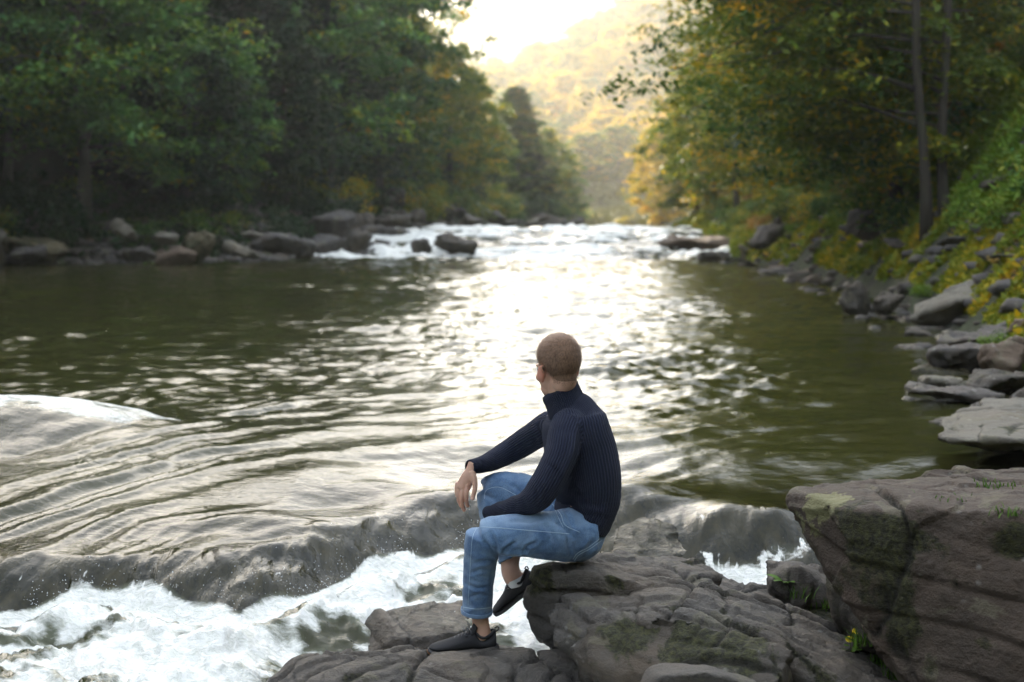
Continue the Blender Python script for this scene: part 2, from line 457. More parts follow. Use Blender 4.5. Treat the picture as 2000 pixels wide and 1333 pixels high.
# ------------------------------------------------------------------ land and river
def xr(y):      # right shore of the river
    return np.interp(y, [0, 4, 5.5, 7.5, 10.6, 14.4, 21, 30, 40, 60, 90, 115, 135, 170, 400], [1.2, 1.4, 2.0, 2.7, 3.4, 4.5, 5.4, 6.4, 6.8, 7.2, 8.8, 10.5, 9.5, -10, -200])
def xl(y):      # left shore
    return np.interp(y, [0, 10, 36, 41, 46, 50, 58, 72, 90, 108, 125, 145, 170, 400], [-12, -14, -19, -15, -8.5, -5.7, -5.6, -3.5, .5, 5.0, 4.0, -8, -40, -260])
def zriver(y):
    return 1.02 * sstep(46, 60, y) * 0.88
def ground_z(x, y):
    x = np.asarray(x, float); y = np.asarray(y, float)
    w = zriver(y)
    sr = x - xr(y); sl = xl(y) - x
    n = fbm(st3(x * .11, y * .11), 4, 3)
    n2 = fbm(st3(x * .8, y * .8), 3, 5)
    # right bank
    rk = np.interp(y, [0, 8, 14, 22, 32, 45, 80, 130, 200], [.12, .45, .8, 1.25, 1.2, .8, .35, .03, .05])
    zr = w - .25 + rk * np.clip(sr, 0, 4.5) + .45 * np.clip(sr - 4.5, 0, 80) * np.interp(y, [0, 90, 140, 230, 330], [1, 1, .25, .7, 1])
    # left bank
    lk = np.interp(y, [0, 30, 45, 80, 105, 130, 200], [.4, .4, .36, .7, .35, .25, .2])
    hk = np.interp(y, [0, 60, 85, 110, 150, 200], [.8, .85, .6, .2, .10, .1])
    zl = w - .25 + lk * np.clip(sl, 0, 5) + hk * np.clip(sl - 5, 0, 80)
    inside = (sr < 0) & (sl < 0)
    bed = w - .25 - .8 * sstep(0, 1.2, np.minimum(-sr, -sl))
    z = np.where(inside, bed, np.where(sr >= 0, zr, zl))
    out = np.clip(np.maximum(sr, sl), 0, 40)
    z = z + n * .06 * out + n2 * np.clip(out, 0, 1.2) * .16
    # far hills closing the valley
    hill = sstep(165, 320, y) * np.clip((x + 45) * .50 + 4, 0, 170) * (1 + .12 * n)
    far = sstep(430, 800, y) * (94 + 26 * np.sin(x * .011 + 1.0) + 14 * np.sin(x * .031 + .4) - .02 * x)
    back = np.clip(-1.0 - y, 0, 55) * 1.15 * sstep(-9, -2, x)          # unseen slope added behind the viewpoint to block sky light
    z = z + back
    z = np.where(y > 165, np.maximum(z * (1 - sstep(165, 230, y)) + sstep(165, 230, y) * 1.5, hill + 1), z)
    z = np.maximum(z, far + 1) if False else np.where(y > 430, np.maximum(z, far), z)
    return z
def gz(x, y): return float(ground_z(np.array([x]), np.array([y]))[0])

def grid_mesh(name, X, Y, Z):
    r, c = X.shape
    V = np.stack([X, Y, Z], -1).reshape(-1, 3)
    i = np.arange(r * c).reshape(r, c)
    F = np.stack([i[:-1, :-1], i[:-1, 1:], i[1:, 1:], i[1:, :-1]], -1).reshape(-1, 4)
    return mesh_np(name, V, F)

t = NT('soil'); g = t.pos()
n1 = t.noise(g, .7, 6, .65); n2 = t.noise(g, 6, 5, .7)
col = t.mix(t.ramp(n1, [(.4, 0.0), (.6, 1.0)]), (.020, .018, .011), (.035, .045, .014))
col = t.mix(t.ramp(n2, [(.55, 0.0), (.7, .6)]), col, (.075, .065, .052))
M['soil'] = t.done(t.bsdf(Base_Color=col, Roughness=.95, Normal=t.bump(n2, .8, .08)))

ys = np.concatenate([np.linspace(-60, 3, 16), np.linspace(3.5, 30, 90), np.linspace(30.6, 140, 170), np.linspace(143, 1500, 150)])
xs = np.concatenate([np.linspace(-900, -130, 40), np.linspace(-125, -21, 50), np.linspace(-20, 20, 150), np.linspace(21, 125, 50), np.linspace(130, 900, 40)])
X, Y = np.meshgrid(xs, ys)
Z = ground_z(X.ravel(), Y.ravel()).reshape(X.shape)
tag(obj('ground', grid_mesh('ground', X, Y, Z), M['soil']), 'dark stony soil of the river banks and wooded valley sides', kind='structure')

# river surface ----------------------------------------------------
CX = np.array([-9, -4, -2.12, -1.74, -1.4, -1.1, -.95, -.6, -.34, -.1, .25, .6, .95, 1.4, 1.7, 3, 9])
CY = np.array([5.7, 5.8, 5.95, 6.1, 6.12, 6.2, 6.42, 6.92, 7.2, 7.35, 7.3, 7.0, 6.75, 6.6, 6.5, 6.3, 6.2])
BX = np.array([-9, -4, -2.0, -1.67, -1.33, -1.1, -.85, -.68, -.51, -.24, .1, .5, .85, 1.3, 1.7, 3, 9])
BY = np.array([5.2, 5.35, 5.56, 5.79, 5.66, 5.52, 5.87, 6.24, 6.42, 6.66, 6.7, 6.45, 6.25, 6.1, 6.0, 5.8, 5.7])
HUMPS = [(-3.3, 8.45, 1.05, .60, .22), (-2.6, 8.7, .7, .30, .06), (.62, 7.05, .42, .28, .10), (1.15, 6.6, .30, .22, .10), (-1.25, 6.5, .5, .2, .05), (-.5, 7.2, .5, .25, .05)]
def water_fields(x, y):
    yc = np.interp(x, CX, CY) + .05 * perlin(st3(x * 3.1, 0 * x, .3)) 
    yb = np.interp(x, BX, BY) + .05 * perlin(st3(x * 4.3, 0 * x, 4.3))
    tt = np.clip((y - yb) / (yc - yb), 0, 1)
    up = -.12 * (1 - sstep(0, 1.6, y - yc))
    low = -.33 - .05 * sstep(0, 1.2, yb - y)
    fall = 1 - (1 - tt) ** 1.8
    z = np.where(y >= yc, up, low + (-.12 - low) * fall)
    for hx, hy, sx, sy, a in HUMPS:
        dy = (y - hy) / np.where(y > hy, sy * 1.35, sy * .8)
        z = z + a * np.exp(-((x - hx) / sx) ** 2 - dy ** 2)
    z = z + zriver(y)
    # flow-aligned coordinates for the lower pool
    q = np.clip(-x - .9, 0, 9); fq_ = np.where(q < 1, .62 * q * q, 1.24 * q - .62)
    wv = perlin(st3(x * 1.0, y * 1.0, 9.0), 81) + .28 * perlin(st3(x * 3.3, y * 3.3, 9.0), 82)
    v = y - (.45 * x - fq_) + .32 * wv
    u = x * .8 - y * .35
    near = 1 - sstep(9.0, 12.5, y + .25 * np.clip(x, 0, 9))
    st = fbm(np.stack([v * 2.0, u * .75, 0 * x], 1), 3, 21) * .014 + (ridged(np.stack([v * 1.7, u * .6, 0 * x + 2], 1), 2, 23, .4) - 1) * .015 + fbm(np.stack([v * 5.2, u * 2.3, 0 * x], 1), 3, 25, .42) * .0150 * (.4 + .9 * sstep(-.3, .4, perlin(st3(x * 1.1, y * 1.1, 3.3), 83))) + fbm(st3(x * 10, y * 13, 4.4), 2, 29, .5) * .0016
    onhump = np.exp(-((x + 3.1) / 1.5) ** 2 - ((y - 8.7) / .8) ** 2)
    lp = near * (1 - .75 * onhump) * sstep(-.25, .25, y - yb)
    swirl = fbm(st3(x * .35, y * .22, .7), 3, 31)
    gust = .65 + .75 * sstep(-.35, .45, fbm(st3(x * .22, y * .10, .2), 2, 61))
    big = fbm(st3(x * .9 + .3 * swirl, y * 1.5, 1.1), 4, 33, .52) * .040
    med = fbm(st3(x * 3.2, y * 5.0, 2.2), 3, 37, .55) * .019 * np.clip(9 / y + .45, 0, 1.2)
    calm = 1 - .25 * sstep(-.06, -.22, x / y) * sstep(10, 13, y) - .35 * sstep(1.6, 3.4, x) * (1 - sstep(13, 20, y)) 
    pool = (big + med) * (1 - near * .7) * sstep(6.5, 8, y) * calm * gust
    # the far cascade
    cs = sstep(45, 48.5, y) * (1 - sstep(60, 66, y))
    steps = fbm(st3(x * .5, y * .9, 3), 4, 41, .6)
    casc = cs * steps * .26
    # turbulence under the falls
    tb = sstep(.05, -.15, y - yb)
    wx, wy = x + .08 * perlin(st3(x * 5, y * 5, 1), 44), y + .08 * perlin(st3(x * 5, y * 5, 2), 46)
    turb = tb * (.050 * (fbm(st3(wx * 2.3, wy * 3.0, 4), 3, 45, .6)) + .018 * (1.2 - ridged(st3(wx * 4.5, wy * 7.5, 4), 4, 47, .6)) + .012 * fbm(st3(wx * 16, wy * 19, 4), 3, 48, .65))
    calmrock = 1 - .85 * sstep(-1.2, -.8, x) * (1 - sstep(5.45, 5.75, y)); turb = turb * calmrock - .10 * (1 - calmrock)
    # churn standing proud where the fall lands
    lip = np.exp(-((y - yb + .12) / .14) ** 2) * (.05 + .06 * perlin(st3(x * 3.7, y * 2, 1), 49)) 
    face = ((tt > 0) & (tt < 1)) * (fbm(st3(x * 7.0 + .5 * perlin(st3(x * 3, y * 3, 1), 51), y * 1.6, 5), 4, 52, .62) * .020 + (ridged(st3(x * 4.5, y * 2.2, 6), 3, 53, .5) - 1) * .012) * np.sin(tt * math.pi)
    z = z + st * lp + pool + casc + turb + lip * (x < .3) + face
    # foam
    face_band = ((tt > 0) & (tt < 1)) * 1.0
    foam = tb * np.clip(.88 - .14 * sstep(.25, 1.0, yb - y) + .5 * fbm(st3(wx * 1.9, wy * 3.2, 6), 4, 55, .6), 0, 1) 
    foam = np.maximum(foam, .95 * np.exp(-((y - yb - .02) / np.clip(.13 + .12 * perlin(st3(x * 5.5, 0 * x, 5.1), 67), .05, .3)) ** 2))
    fc = cs * np.clip(.52 + 1.0 * steps + .35 * sstep(3, -6, x) * sstep(54, 48, y), 0, 1)
    far_ripple = sstep(40, 46, y) * .42
    foam = np.maximum(foam, np.maximum(fc, far_ripple * (1 - sstep(64, 70, y))))
    h0 = np.exp(-((x - 1.22) / .30) ** 2 - ((y - 6.35) / .16) ** 2)
    foam = np.maximum(foam, .62 * h0)
    foam = np.maximum(foam, .70 * np.exp(-((x - 1.2) / .45) ** 2 - ((y - 6.75) / .22) ** 2) * (.8 + .5 * perlin(st3(x * 6, y * 3, 8), 63)))  # right swell: white sheen painted in as foam, together with real foam streaks
    foam = np.maximum(foam, .22 * face_band * sstep(.0, .5, fbm(st3(x * 8, y * 2.2, 8), 3, 64)) * (1 - .3 * tt))
    foam = np.maximum(foam, .40 * np.exp(-((y - yc + .02) / .10) ** 2) * sstep(.05, .55, fbm(st3(x * 3.0, y * 3.0, 8), 4, 65, .6)) * (x < .2))
    hm = np.exp(-((x + 3.0) / 1.15) ** 2 - ((y - 8.68) / .42) ** 2)
    foam = np.maximum(foam, 1.05 * hm * (.85 + .4 * perlin(st3(x * 2.2, y * 5, 8), 66)))
    shallow = np.maximum(sstep(1.7, .15, y - yc) * (.55 + .5 * fbm(st3(x * 1.1, y * 2, 7), 3, 59)) * (y > yb - .05) * (1 - .0 * tt), 0)
    shallow = np.maximum(shallow, .9 * ((tt > 0.02) & (tt < 1)))
    shallow = np.maximum(shallow, .85 * np.exp(-((x + 3.4) / 1.0) ** 2 - ((y - 8.1) / .5) ** 2))
    shallow = np.maximum(shallow, .8 * np.exp(-((x - .62) / .5) ** 2 - ((y - 6.85) / .35) ** 2))
    face_a = np.maximum(np.sin(np.clip(tt, 0, 1) * math.pi) ** .6 * face_band, .55 * np.exp(-((x + 3.4) / 1.1) ** 2 - ((y - 8.0) / .35) ** 2))
    return z, np.clip(foam, 0, 1), np.clip(shallow, 0, 1), face_a
def wz(x, y): return float(water_fields(np.array([float(x)]), np.array([float(y)]))[0][0])

rows = np.exp(np.linspace(math.log(3.6), math.log(150), 860))
s = np.concatenate([np.linspace(-2.2, -.46, 50), np.linspace(-.45, .45, 560), np.linspace(.46, 1.6, 36)])
YY, SS = np.meshgrid(rows, s, indexing='ij')
XX = SS * YY
z_, f_, sh_, fa_ = water_fields(XX.ravel(), YY.ravel())
wm = grid_mesh('river_water', XX, YY, z_.reshape(XX.shape))
fattr(wm, 'foam', f_); fattr(wm, 'shallow', sh_); fattr(wm, 'face', fa_)

t = NT('river_water_surface'); g = t.pos()
fo, sh, fa = t.attr('foam'), t.attr('shallow'), t.attr('face')
thr = t.ramp(t.noise(t.pos((15, 4.5, 4.5)), 1.0, 5, .6, .8), [(.50, 0.0), (.66, 1.0)])
clot = t.ramp(t.noise(g, 2.6, 3), [(.46, 0.0), (.60, 1.0)])
fo0 = fo
fo = t.math('ADD', fo0, t.math('MULTIPLY', t.math('MULTIPLY', thr, clot), t.math('MULTIPLY', fa, .72)))
nf = t.noise(t.pos((.65, 1.25, 1)), 7.0, 9, .64, .45)
nff = t.noise(t.pos((.8, 1.2, 1)), 30, 5, .6, .8)
e = t.math('ADD', t.math('MULTIPLY', nf, .98), t.math('MULTIPLY', nff, .12))
ff = t.n('ShaderNodeMapRange'); 
t.set(ff.inputs[0], t.math('SUBTRACT', t.math('ADD', fo, t.math('MULTIPLY', e, .75)), .0)); ff.inputs[1].default_value = 1.02; ff.inputs[2].default_value = 1.17
foamf = ff.outputs[0]
# murky body: olive where deep, brown stone showing through where it runs thin
dn = t.noise(g, .5, 3)
body = t.mix(dn, (.022, .026, .007), (.045, .042, .011))
stone = t.mix(t.ramp(t.noise(t.pos((1, .5, .5)), 8, 7, .72, .5), [(.42, 0.0), (.68, 1.0)]), (.003, .003, .001), (.046, .036, .012))
col = t.mix(t.math('MULTIPLY', sh, .85), body, stone)
# aerated water under the falls is milky green
milky = t.ramp(fo0, [(.55, 0.0), (.9, 1.0)])
col = t.mix(t.math('MULTIPLY', milky, .7), col, (.30, .33, .24))
r1 = t.math('ADD', t.noise(t.pos((1, 1.5, 1)), 9, 5, .6, .2), t.math('MULTIPLY', t.math('MULTIPLY', t.noise(t.pos((16, 5, 5)), 1.0, 5, .65, .6), fa), 2.2)); r2 = t.noise(t.pos((1, 1.3, 1)), 32, 3, .6)
bh = t.math('ADD', t.math('MULTIPLY', r1, 1.0), t.math('MULTIPLY', r2, .28))
nrm = t.bump(bh, .26, .022)
w = t.bsdf(Base_Color=col, Roughness=.035, IOR=1.333, Normal=nrm)
fh = t.math('ADD', t.math('MULTIPLY', nf, 1.0), t.math('MULTIPLY', nff, .6))
fcol = t.mix(t.ramp(nff, [(.35, 0.0), (.6, 1.0)]), (.70, .71, .64), (.92, .91, .87))
fb = t.bsdf(Base_Color=fcol, Roughness=.45, Normal=t.bump(fh, .7, .04))
fb.inputs['Subsurface Weight'].default_value = 0.0
mx = t.n('ShaderNodeMixShader'); t.set(mx.inputs[0], foamf)
t.t.links.new(w.outputs[0], mx.inputs[1]); t.t.links.new(fb.outputs[0], mx.inputs[2])
M['water'] = t.done(mx)
tag(obj('river_water', wm, M['water']), 'olive green river with rippled pool, foaming falls and far rapids', kind='structure')

# spray over the falls ---------------------------------------------------
ico = [(0, 0, 1), (.9, 0, -.3), (-.45, .8, -.3), (-.45, -.8, -.3)]
icof = np.array([(0, 1, 2), (0, 2, 3), (0, 3, 1), (1, 3, 2)])
Vs, Fs = [], []; k = 0
for i in range(1700):
    x = RNG.uniform(-2.6, .1); yb = float(np.interp(x, BX, BY)); 
    y = yb + RNG.normal(0, .13)
    clump = perlin(np.array([[x * 5, y * 4, .5]]), 71)[0]
    if clump < -.05: continue
    zz = -.32 + abs(RNG.normal(0, .05)) * (1 + 1.3 * max(0, clump)) + .06
    r = RNG.uniform(.0012, .0036) * (1.6 if RNG.random() < .06 else 1)
    Vs.append(np.array(ico) * r + (x, y, zz)); Fs.append(icof + k); k += 4
t = NT('spray'); M['spray'] = t.done(t.bsdf(Base_Color=(.85, .88, .9), Roughness=.1))
tag(obj('spray', mesh_np('spray', np.vstack(Vs), np.vstack(Fs)), M['spray']), 'fine white water drops thrown up along the foot of the falls', 'spray', kind='stuff')
# ------------------------------------------------------------------ trees
def leaves_np(C, size, rng, flat=.5, long=1.7):
    n = len(C)
    nrm = rng.normal(size=(n, 3)); nrm[:, 2] = np.abs(nrm[:, 2]) + flat * 1.5; nrm /= np.linalg.norm(nrm, axis=1)[:, None]
    a = rng.normal(size=(n, 3)); a -= nrm * (a * nrm).sum(1)[:, None]; a /= np.linalg.norm(a, axis=1)[:, None]
    b = np.cross(nrm, a); s = (size * rng.uniform(.6, 1.35, n))[:, None]
    V = np.stack([C - a * s * long * .5, C - b * s * .42 + nrm * s * .08, C + a * s * long * .5, C + b * s * .42 + nrm * s * .08], 1).reshape(-1, 3)
    F = np.arange(n * 4).reshape(n, 4)
    return V, F
def crown_mesh(name, C, size, rng, tint, flat=.5, long=1.7):
    V, F = leaves_np(C, size, rng, flat, long)
    me = mesh_np(name, V, F, smooth=False)
    a = me.attributes.new('tint', 'FLOAT', 'POINT'); a.data.foreach_set('value', np.repeat(tint, 4).astype(np.float32))
    return me

def broadleaf(seed, H=15, crown_r=3.6, crown_lo=.28, n_limb=34, clus=13, per=46, leaf=.13, trunk_r=.16, lean=(0, 0), bias=(0, 0), droop=.25, trunks=1, spread=.55, nofront=False):
    rng = np.random.default_rng(seed)
    tubes, cent, tnt = [], [], []
    for tk in range(trunks):
        off = np.array([tk * .75 - .25 * (trunks - 1), tk * .2, 0]) if trunks > 1 else np.zeros(3)
        n = 9; tz = np.linspace(0, 1, n)
        path = np.stack([lean[0] * tz ** 1.5 + off[0] * (.35 + tz * 1.2) + .12 * rng.normal(size=n).cumsum() * .5, lean[1] * tz ** 1.5 + off[1] + .1 * rng.normal(size=n).cumsum() * .5, H * .96 * tz], 1)
        path[0, :2] = off[:2] * .45
        rad = trunk_r * (1 - .86 * tz) ** .8 + .012; rad[0] *= 1.5
        tubes.append(tube_np(catmull(path, 16), catmull(rad[:, None], 16)[:, 0], 7))
        for k in range(n_limb // trunks):
            f = crown_lo * .75 + (1 - crown_lo * .75) * (k + rng.random()) / (n_limb // trunks)
            f = min(f, .98)
            p0 = np.array([np.interp(f, tz, path[:, j]) for j in range(3)])
            prof = math.sin(math.pi * min(1, max(.06, (f - crown_lo * .6) / (1 - crown_lo * .6))) ** .75) ** .6
            L = crown_r * (prof * .9 + .12) * rng.uniform(.65, 1.12)
            az = k * 2.4 + rng.normal(0, .4)
            d = np.array([math.cos(az) + bias[0] * .8, math.sin(az) + bias[1] * .8, 0]); d /= np.linalg.norm(d) + 1e-9
            if nofront:
                if d[1] < -.1: d[1] *= -1
                if d[0] > .3: L *= .55
            L = min(L * (1 + .5 * max(0, d[0] * bias[0] + d[1] * bias[1])), crown_r * 1.3)
            m = 5; u = np.linspace(0, 1, m)
            up = L * rng.uniform(.15, .5) * (1.15 - f)
            br = p0 + d * (L * u)[:, None] + np.array([0, 0, 1]) * (up * u - droop * L * u ** 2.4)[:, None] + rng.normal(size=(m, 3)) * .05 * L * u[:, None]
            tubes.append(tube_np(br, np.interp(u, [0, 1], [trunk_r * .32 * (1.1 - f) + .012, .008]), 5))
            for c in range(clus):
                uu = rng.uniform(.30, 1.08)
                bp = p0 + (br[-1] - p0) * min(uu, 1) if uu >= 1 else np.array([np.interp(uu, u, br[:, j]) for j in range(3)])
                side = rng.normal(size=3) * np.array([.16, .16, .07]) * L * spread * 2
                cc = bp + side; cr = rng.uniform(.28, .55) * (crown_r / 3.6) ** .5
                pts = rng.normal(size=(per, 3)) * cr * np.array([1, 1, .42]) * .62
                pts[:, 2] -= .25 * (pts[:, 0] ** 2 + pts[:, 1] ** 2) / cr
                cent.append(cc + pts)
                b = rng.normal(.42, .2); tnt.append(np.clip(b + rng.normal(0, .12, per), 0, 1))
    V, F = join_np(tubes)
    tm = mesh_np('trunk', V, F)
    C = np.vstack(cent); C = C + .25 * np.stack([perlin(C * .6, 3), perlin(C * .6, 4), perlin(C * .6, 5)], 1)
    return tm, crown_mesh('crown', C, leaf, rng, np.concatenate(tnt))

def conifer(seed, H=18, R0=3.0, leaf=.2, per=46, lo=.1):
    rng = np.random.default_rng(seed)
    tubes, cent, tnt = [], [], []
    z = np.linspace(0, 1, 8)
    path = np.stack([.05 * rng.normal(size=8), .05 * rng.normal(size=8), H * z], 1)
    tubes.append(tube_np(path, .2 * (1 - .93 * z), 7))
    k = 0; h = lo * H
    while h < H * .985:
        f = h / H; L = R0 * (1 - f) ** .8 * rng.uniform(.75, 1.12) + .15
        for q in range(5):
            az = k * 2.39 + q * 1.257 + rng.normal(0, .15)
            d = np.array([math.cos(az), math.sin(az), 0]); u = np.linspace(0, 1, 4); Lq = L * rng.uniform(.7, 1.1)
            br = np.array([0, 0, h]) + d * (Lq * u)[:, None] + np.array([0, 0, 1]) * (-.32 * Lq * u + .14 * Lq * u ** 3)[:, None]
            if h < .9 * H: tubes.append(tube_np(br, [.035, .025, .018, .008], 4, cap=False))
            uu = rng.uniform(.12, 1.05, per); perp = np.array([-d[1], d[0], 0])
            pts = np.array([0, 0, h]) + d * (Lq * uu)[:, None] + np.array([0, 0, 1]) * (-.32 * Lq * uu + .14 * Lq * uu ** 3)[:, None]
            w = Lq * .24 * (1.15 - uu)
            pts = pts + perp * (rng.normal(size=per) * w)[:, None] + np.array([0, 0, -1]) * (np.abs(rng.normal(size=per)) * .16 * (L / 2 + .3))[:, None]
            cent.append(pts); tnt.append(np.clip(rng.normal(.3 + .3 * rng.random(), .15, per), 0, 1))
        h += .42 * (1.25 - f * .6); k += 1
    V, F = join_np(tubes)
    return mesh_np('trunk', V, F), crown_mesh('crown', np.vstack(cent), leaf, rng, np.concatenate(tnt), .2, 2.6)

def bush(seed, r=1.0, h=1.1, n=1500, leaf=.07):
    rng = np.random.default_rng(seed)
    nc = 26; cent, tnt, tubes = [], [], []
    for c in range(nc):
        az = rng.uniform(0, 6.28); rr = r * math.sqrt(rng.random()) * .8; zz = h * rng.uniform(.15, .95) * (1 - .5 * (rr / r) ** 2)
        cc = np.array([rr * math.cos(az), rr * math.sin(az), zz])
        pts = cc + rng.normal(size=(n // nc, 3)) * np.array([.2, .2, .13]) * r
        pts[:, 2] = np.maximum(pts[:, 2], .02)
        cent.append(pts); tnt.append(np.clip(rng.normal(rng.uniform(.2, .8), .13, n // nc), 0, 1))
        tubes.append(tube_np(np.array([[0, 0, 0], cc * [.5, .5, .6], cc]), [.015, .01, .005], 4, cap=False))
    V, F = join_np(tubes)
    return mesh_np('stem', V, F), crown_mesh('foliage', np.vstack(cent), leaf, rng, np.concatenate(tnt))

PROTO = {}
for i in range(3): PROTO['broad%d' % i] = broadleaf(100 + i, H=16 + i, crown_r=3.7 + .3 * i, crown_lo=(.16, .22, .12)[i], n_limb=44, clus=12, per=34, leaf=.17)
PROTO['low0'] = broadleaf(120, H=9, crown_r=3.0, crown_lo=.08, n_limb=36, clus=12, per=34, leaf=.15)
PROTO['low1'] = broadleaf(121, H=8, crown_r=2.6, crown_lo=.05, n_limb=32, clus=12, per=34, leaf=.14)
for i in range(2): PROTO['conifer%d' % i] = conifer(130 + i, H=19, R0=3.1)
PROTO['far0'] = broadleaf(140, H=11, crown_r=4.2, crown_lo=.10, n_limb=30, clus=11, per=26, leaf=.42, droop=.1)
PROTO['far1'] = broadleaf(141, H=12, crown_r=3.6, crown_lo=.10, n_limb=28, clus=11, per=26, leaf=.40, droop=.1)
for i in range(4): PROTO['bush%d' % i] = bush(150 + i, 1.0, (1.0, 1.3, .8, 1.1)[i])

def tree(kind, mat, x, y, label, name='broadleaf_tree', cat='tree', group=None, scale=1.0, rz=None, z=None, bark='bark', sz=None, dz=-.15):
    rz = random.uniform(0, 6.28) if rz is None else rz
    sc = (scale, scale, scale * (sz or 1))
    th = thing(name, label, cat, (x, y, (gz(x, y) if z is None else z) + dz), rz, group, sc)
    tm, cm = PROTO[kind]
    a, b = ('stem', 'foliage') if kind.startswith('bush') else ('trunk', 'crown')
    o = obj(a, tm, None, th); o2 = obj(b, cm, None, th)
    for oo, mm in ((o, M[bark]), (o2, M[mat])):
        if len(oo.data.materials) == 0: oo.data.materials.append(None)
        oo.material_slots[0].link = 'OBJECT'; oo.material_slots[0].material = mm
    return th
def X(px, d): return (px - 1000) / FPX * d

# named trees of the left bank
PROTO['big_left'] = broadleaf(201, H=15, crown_r=4.3, crown_lo=.17, n_limb=66, clus=14, per=52, leaf=.13, trunk_r=.2, bias=(.5, -.45), droop=.22)
tree('big_left', 'leaf_fresh', X(165, 45.5), 45.5, 'large spreading green tree with a pale trunk foot on the left bank', rz=0, bark='bark_pale')
PROTO['bent'] = broadleaf(202, H=13, crown_r=2.6, crown_lo=.4, n_limb=24, clus=11, per=36, leaf=.14, trunk_r=.1, lean=(.9, 0))
tree('bent', 'leaf_dark', X(20, 45.0), 45.0, 'slender tree with a bent bare pale stem at the far left edge', rz=.3, bark='bark_pale')
tree('bent', 'leaf_dark', X(-25, 46.5), 46.5, 'straighter bare-stemmed tree half cut by the left edge of the picture', rz=2.3, bark='bark_pale')
tree('conifer0', 'needle', X(475, 55), 55, 'dark drooping spruce right of the large spreading green tree', name='spruce_tree', scale=1.05)
tree('conifer1', 'needle', X(555, 60), 60, 'dark tall spruce, the right one of the dark pair behind the left shore', name='spruce_tree', scale=1.15)
tree('low0', 'leaf_green', X(330, 49.5), 49.5, 'low bushy green tree beneath the large spreading tree', scale=.72)
tree('low1', 'leaf_fresh', X(430, 51), 51, 'low rounded green tree leaning over the bank before the dark spruce', scale=.78)
tree('low0', 'leaf_dark', X(560, 54), 54, 'low dark tree standing behind the flat overhanging boulder', scale=.85)
tree('broad0', 'leaf_fresh', X(655, 61), 61, 'tall green tree rising out of the frame right of the spruces', scale=1.05)
tree('broad1', 'leaf_green', X(745, 70), 70, 'tall green tree with yellowing sprays above the left end of the rapids', scale=1.1)
tree('broad2', 'leaf_olive', X(800, 82), 82, 'tall lacy tree touching the bright sky at the valley gap', scale=1.0)
tree('low0', 'leaf_dark', X(690, 64), 64, 'low dark green tree hanging over the cliff left of the rapids', scale=.8)
tree('low1', 'leaf_green', X(775, 74), 74, 'low green tree on the cliff top behind the rapids', scale=.95)
tree('low1', 'leaf_olive', X(880, 88), 88, 'yellow-tinged tree on the cliff at the bend, below the tall lacy tree', scale=1.15)
tree('low0', 'leaf_olive', X(930, 99), 99, 'golden green tree left of the pointed spruce', scale=.95)
tree('conifer0', 'leaf_green', X(1008, 112), 112, 'pointed hazy spruce standing alone against the bright valley', name='spruce_tree', scale=1.75, sz=.29)  # broadleaf green instead of needle colour: haze painted into the crown
tree('low1', 'leaf_olive', X(1075, 116), 116, 'rounded hazy tree right of the pointed spruce', scale=.98)
tree('low0', 'leaf_green', X(1110, 118), 118, 'low hazy tree on the tip of the headland', scale=.62)
tree('low1', 'leaf_green', X(965, 108), 108, 'low green hazy tree at the left foot of the pointed spruce', scale=.8)
tree('low0', 'leaf_dark', X(1040, 111), 111, 'small dark tree on the cliff in front of the rounded hazy tree', scale=.6)

# the rest of the left wood
wood = []
lab = {'broad0': 'green broadleaf tree in the wood behind the left shore', 'broad1': 'green broadleaf tree in the wood behind the left shore', 'broad2': 'green broadleaf tree in the wood behind the left shore',
       'conifer0': 'dark spruce in the wood behind the left shore', 'conifer1': 'dark spruce in the wood behind the left shore', 'low0': 'low green tree in the wood behind the left shore', 'low1': 'low green tree in the wood behind the left shore'}
rr = np.random.default_rng(77); placed = []
tries = 0
while len(placed) < 66 and tries < 5000:
    tries += 1
    y = rr.uniform(42, 112); x = rr.uniform(-40, 3)
    sl = float(xl(y)) - x
    if sl < 3.5 or sl > 34 or x < -.5 * y: continue
    if any((x - a) ** 2 + (y - b) ** 2 < 7.5 for a, b in placed): continue
    px = 1000 + FPX * x / y
    if px > 560 and sl < 6: continue
    placed.append((x, y))
    k = rr.choice(['broad0', 'broad1', 'broad2', 'conifer0', 'conifer1', 'low0', 'low1'])
    con = k.startswith('con')
    Hk = {'broad0': 16, 'broad1': 17, 'broad2': 18, 'conifer0': 19, 'conifer1': 19, 'low0': 9, 'low1': 8}[k]
    lim = np.interp(px + 1.5 * FPX / y, [560, 700, 800, 870, 925, 960, 1000, 1080, 1150], [-900, -350, -80, 40, 190, 235, 240, 250, 400])
    s_ = min(rr.uniform(.8, 1.1), (CAMZ + (HOR - lim) / FPX * y - gz(x, y)) / Hk)
    if s_ < .28: continue
    tree(k, 'needle' if con else rr.choice(['leaf_dark', 'leaf_green', 'leaf_dark'] if px < 600 else ['leaf_fresh', 'leaf_green', 'leaf_olive']), x, y, lab[k] + (', far left' if px < 200 else ', left of the spruce pair' if px < 440 else ', around the spruce pair' if px < 640 else ', above the rapids' if px < 860 else ', near the bend'), name='spruce_tree' if con else 'broadleaf_tree', group='trees of the wood behind the left shore', scale=s_)

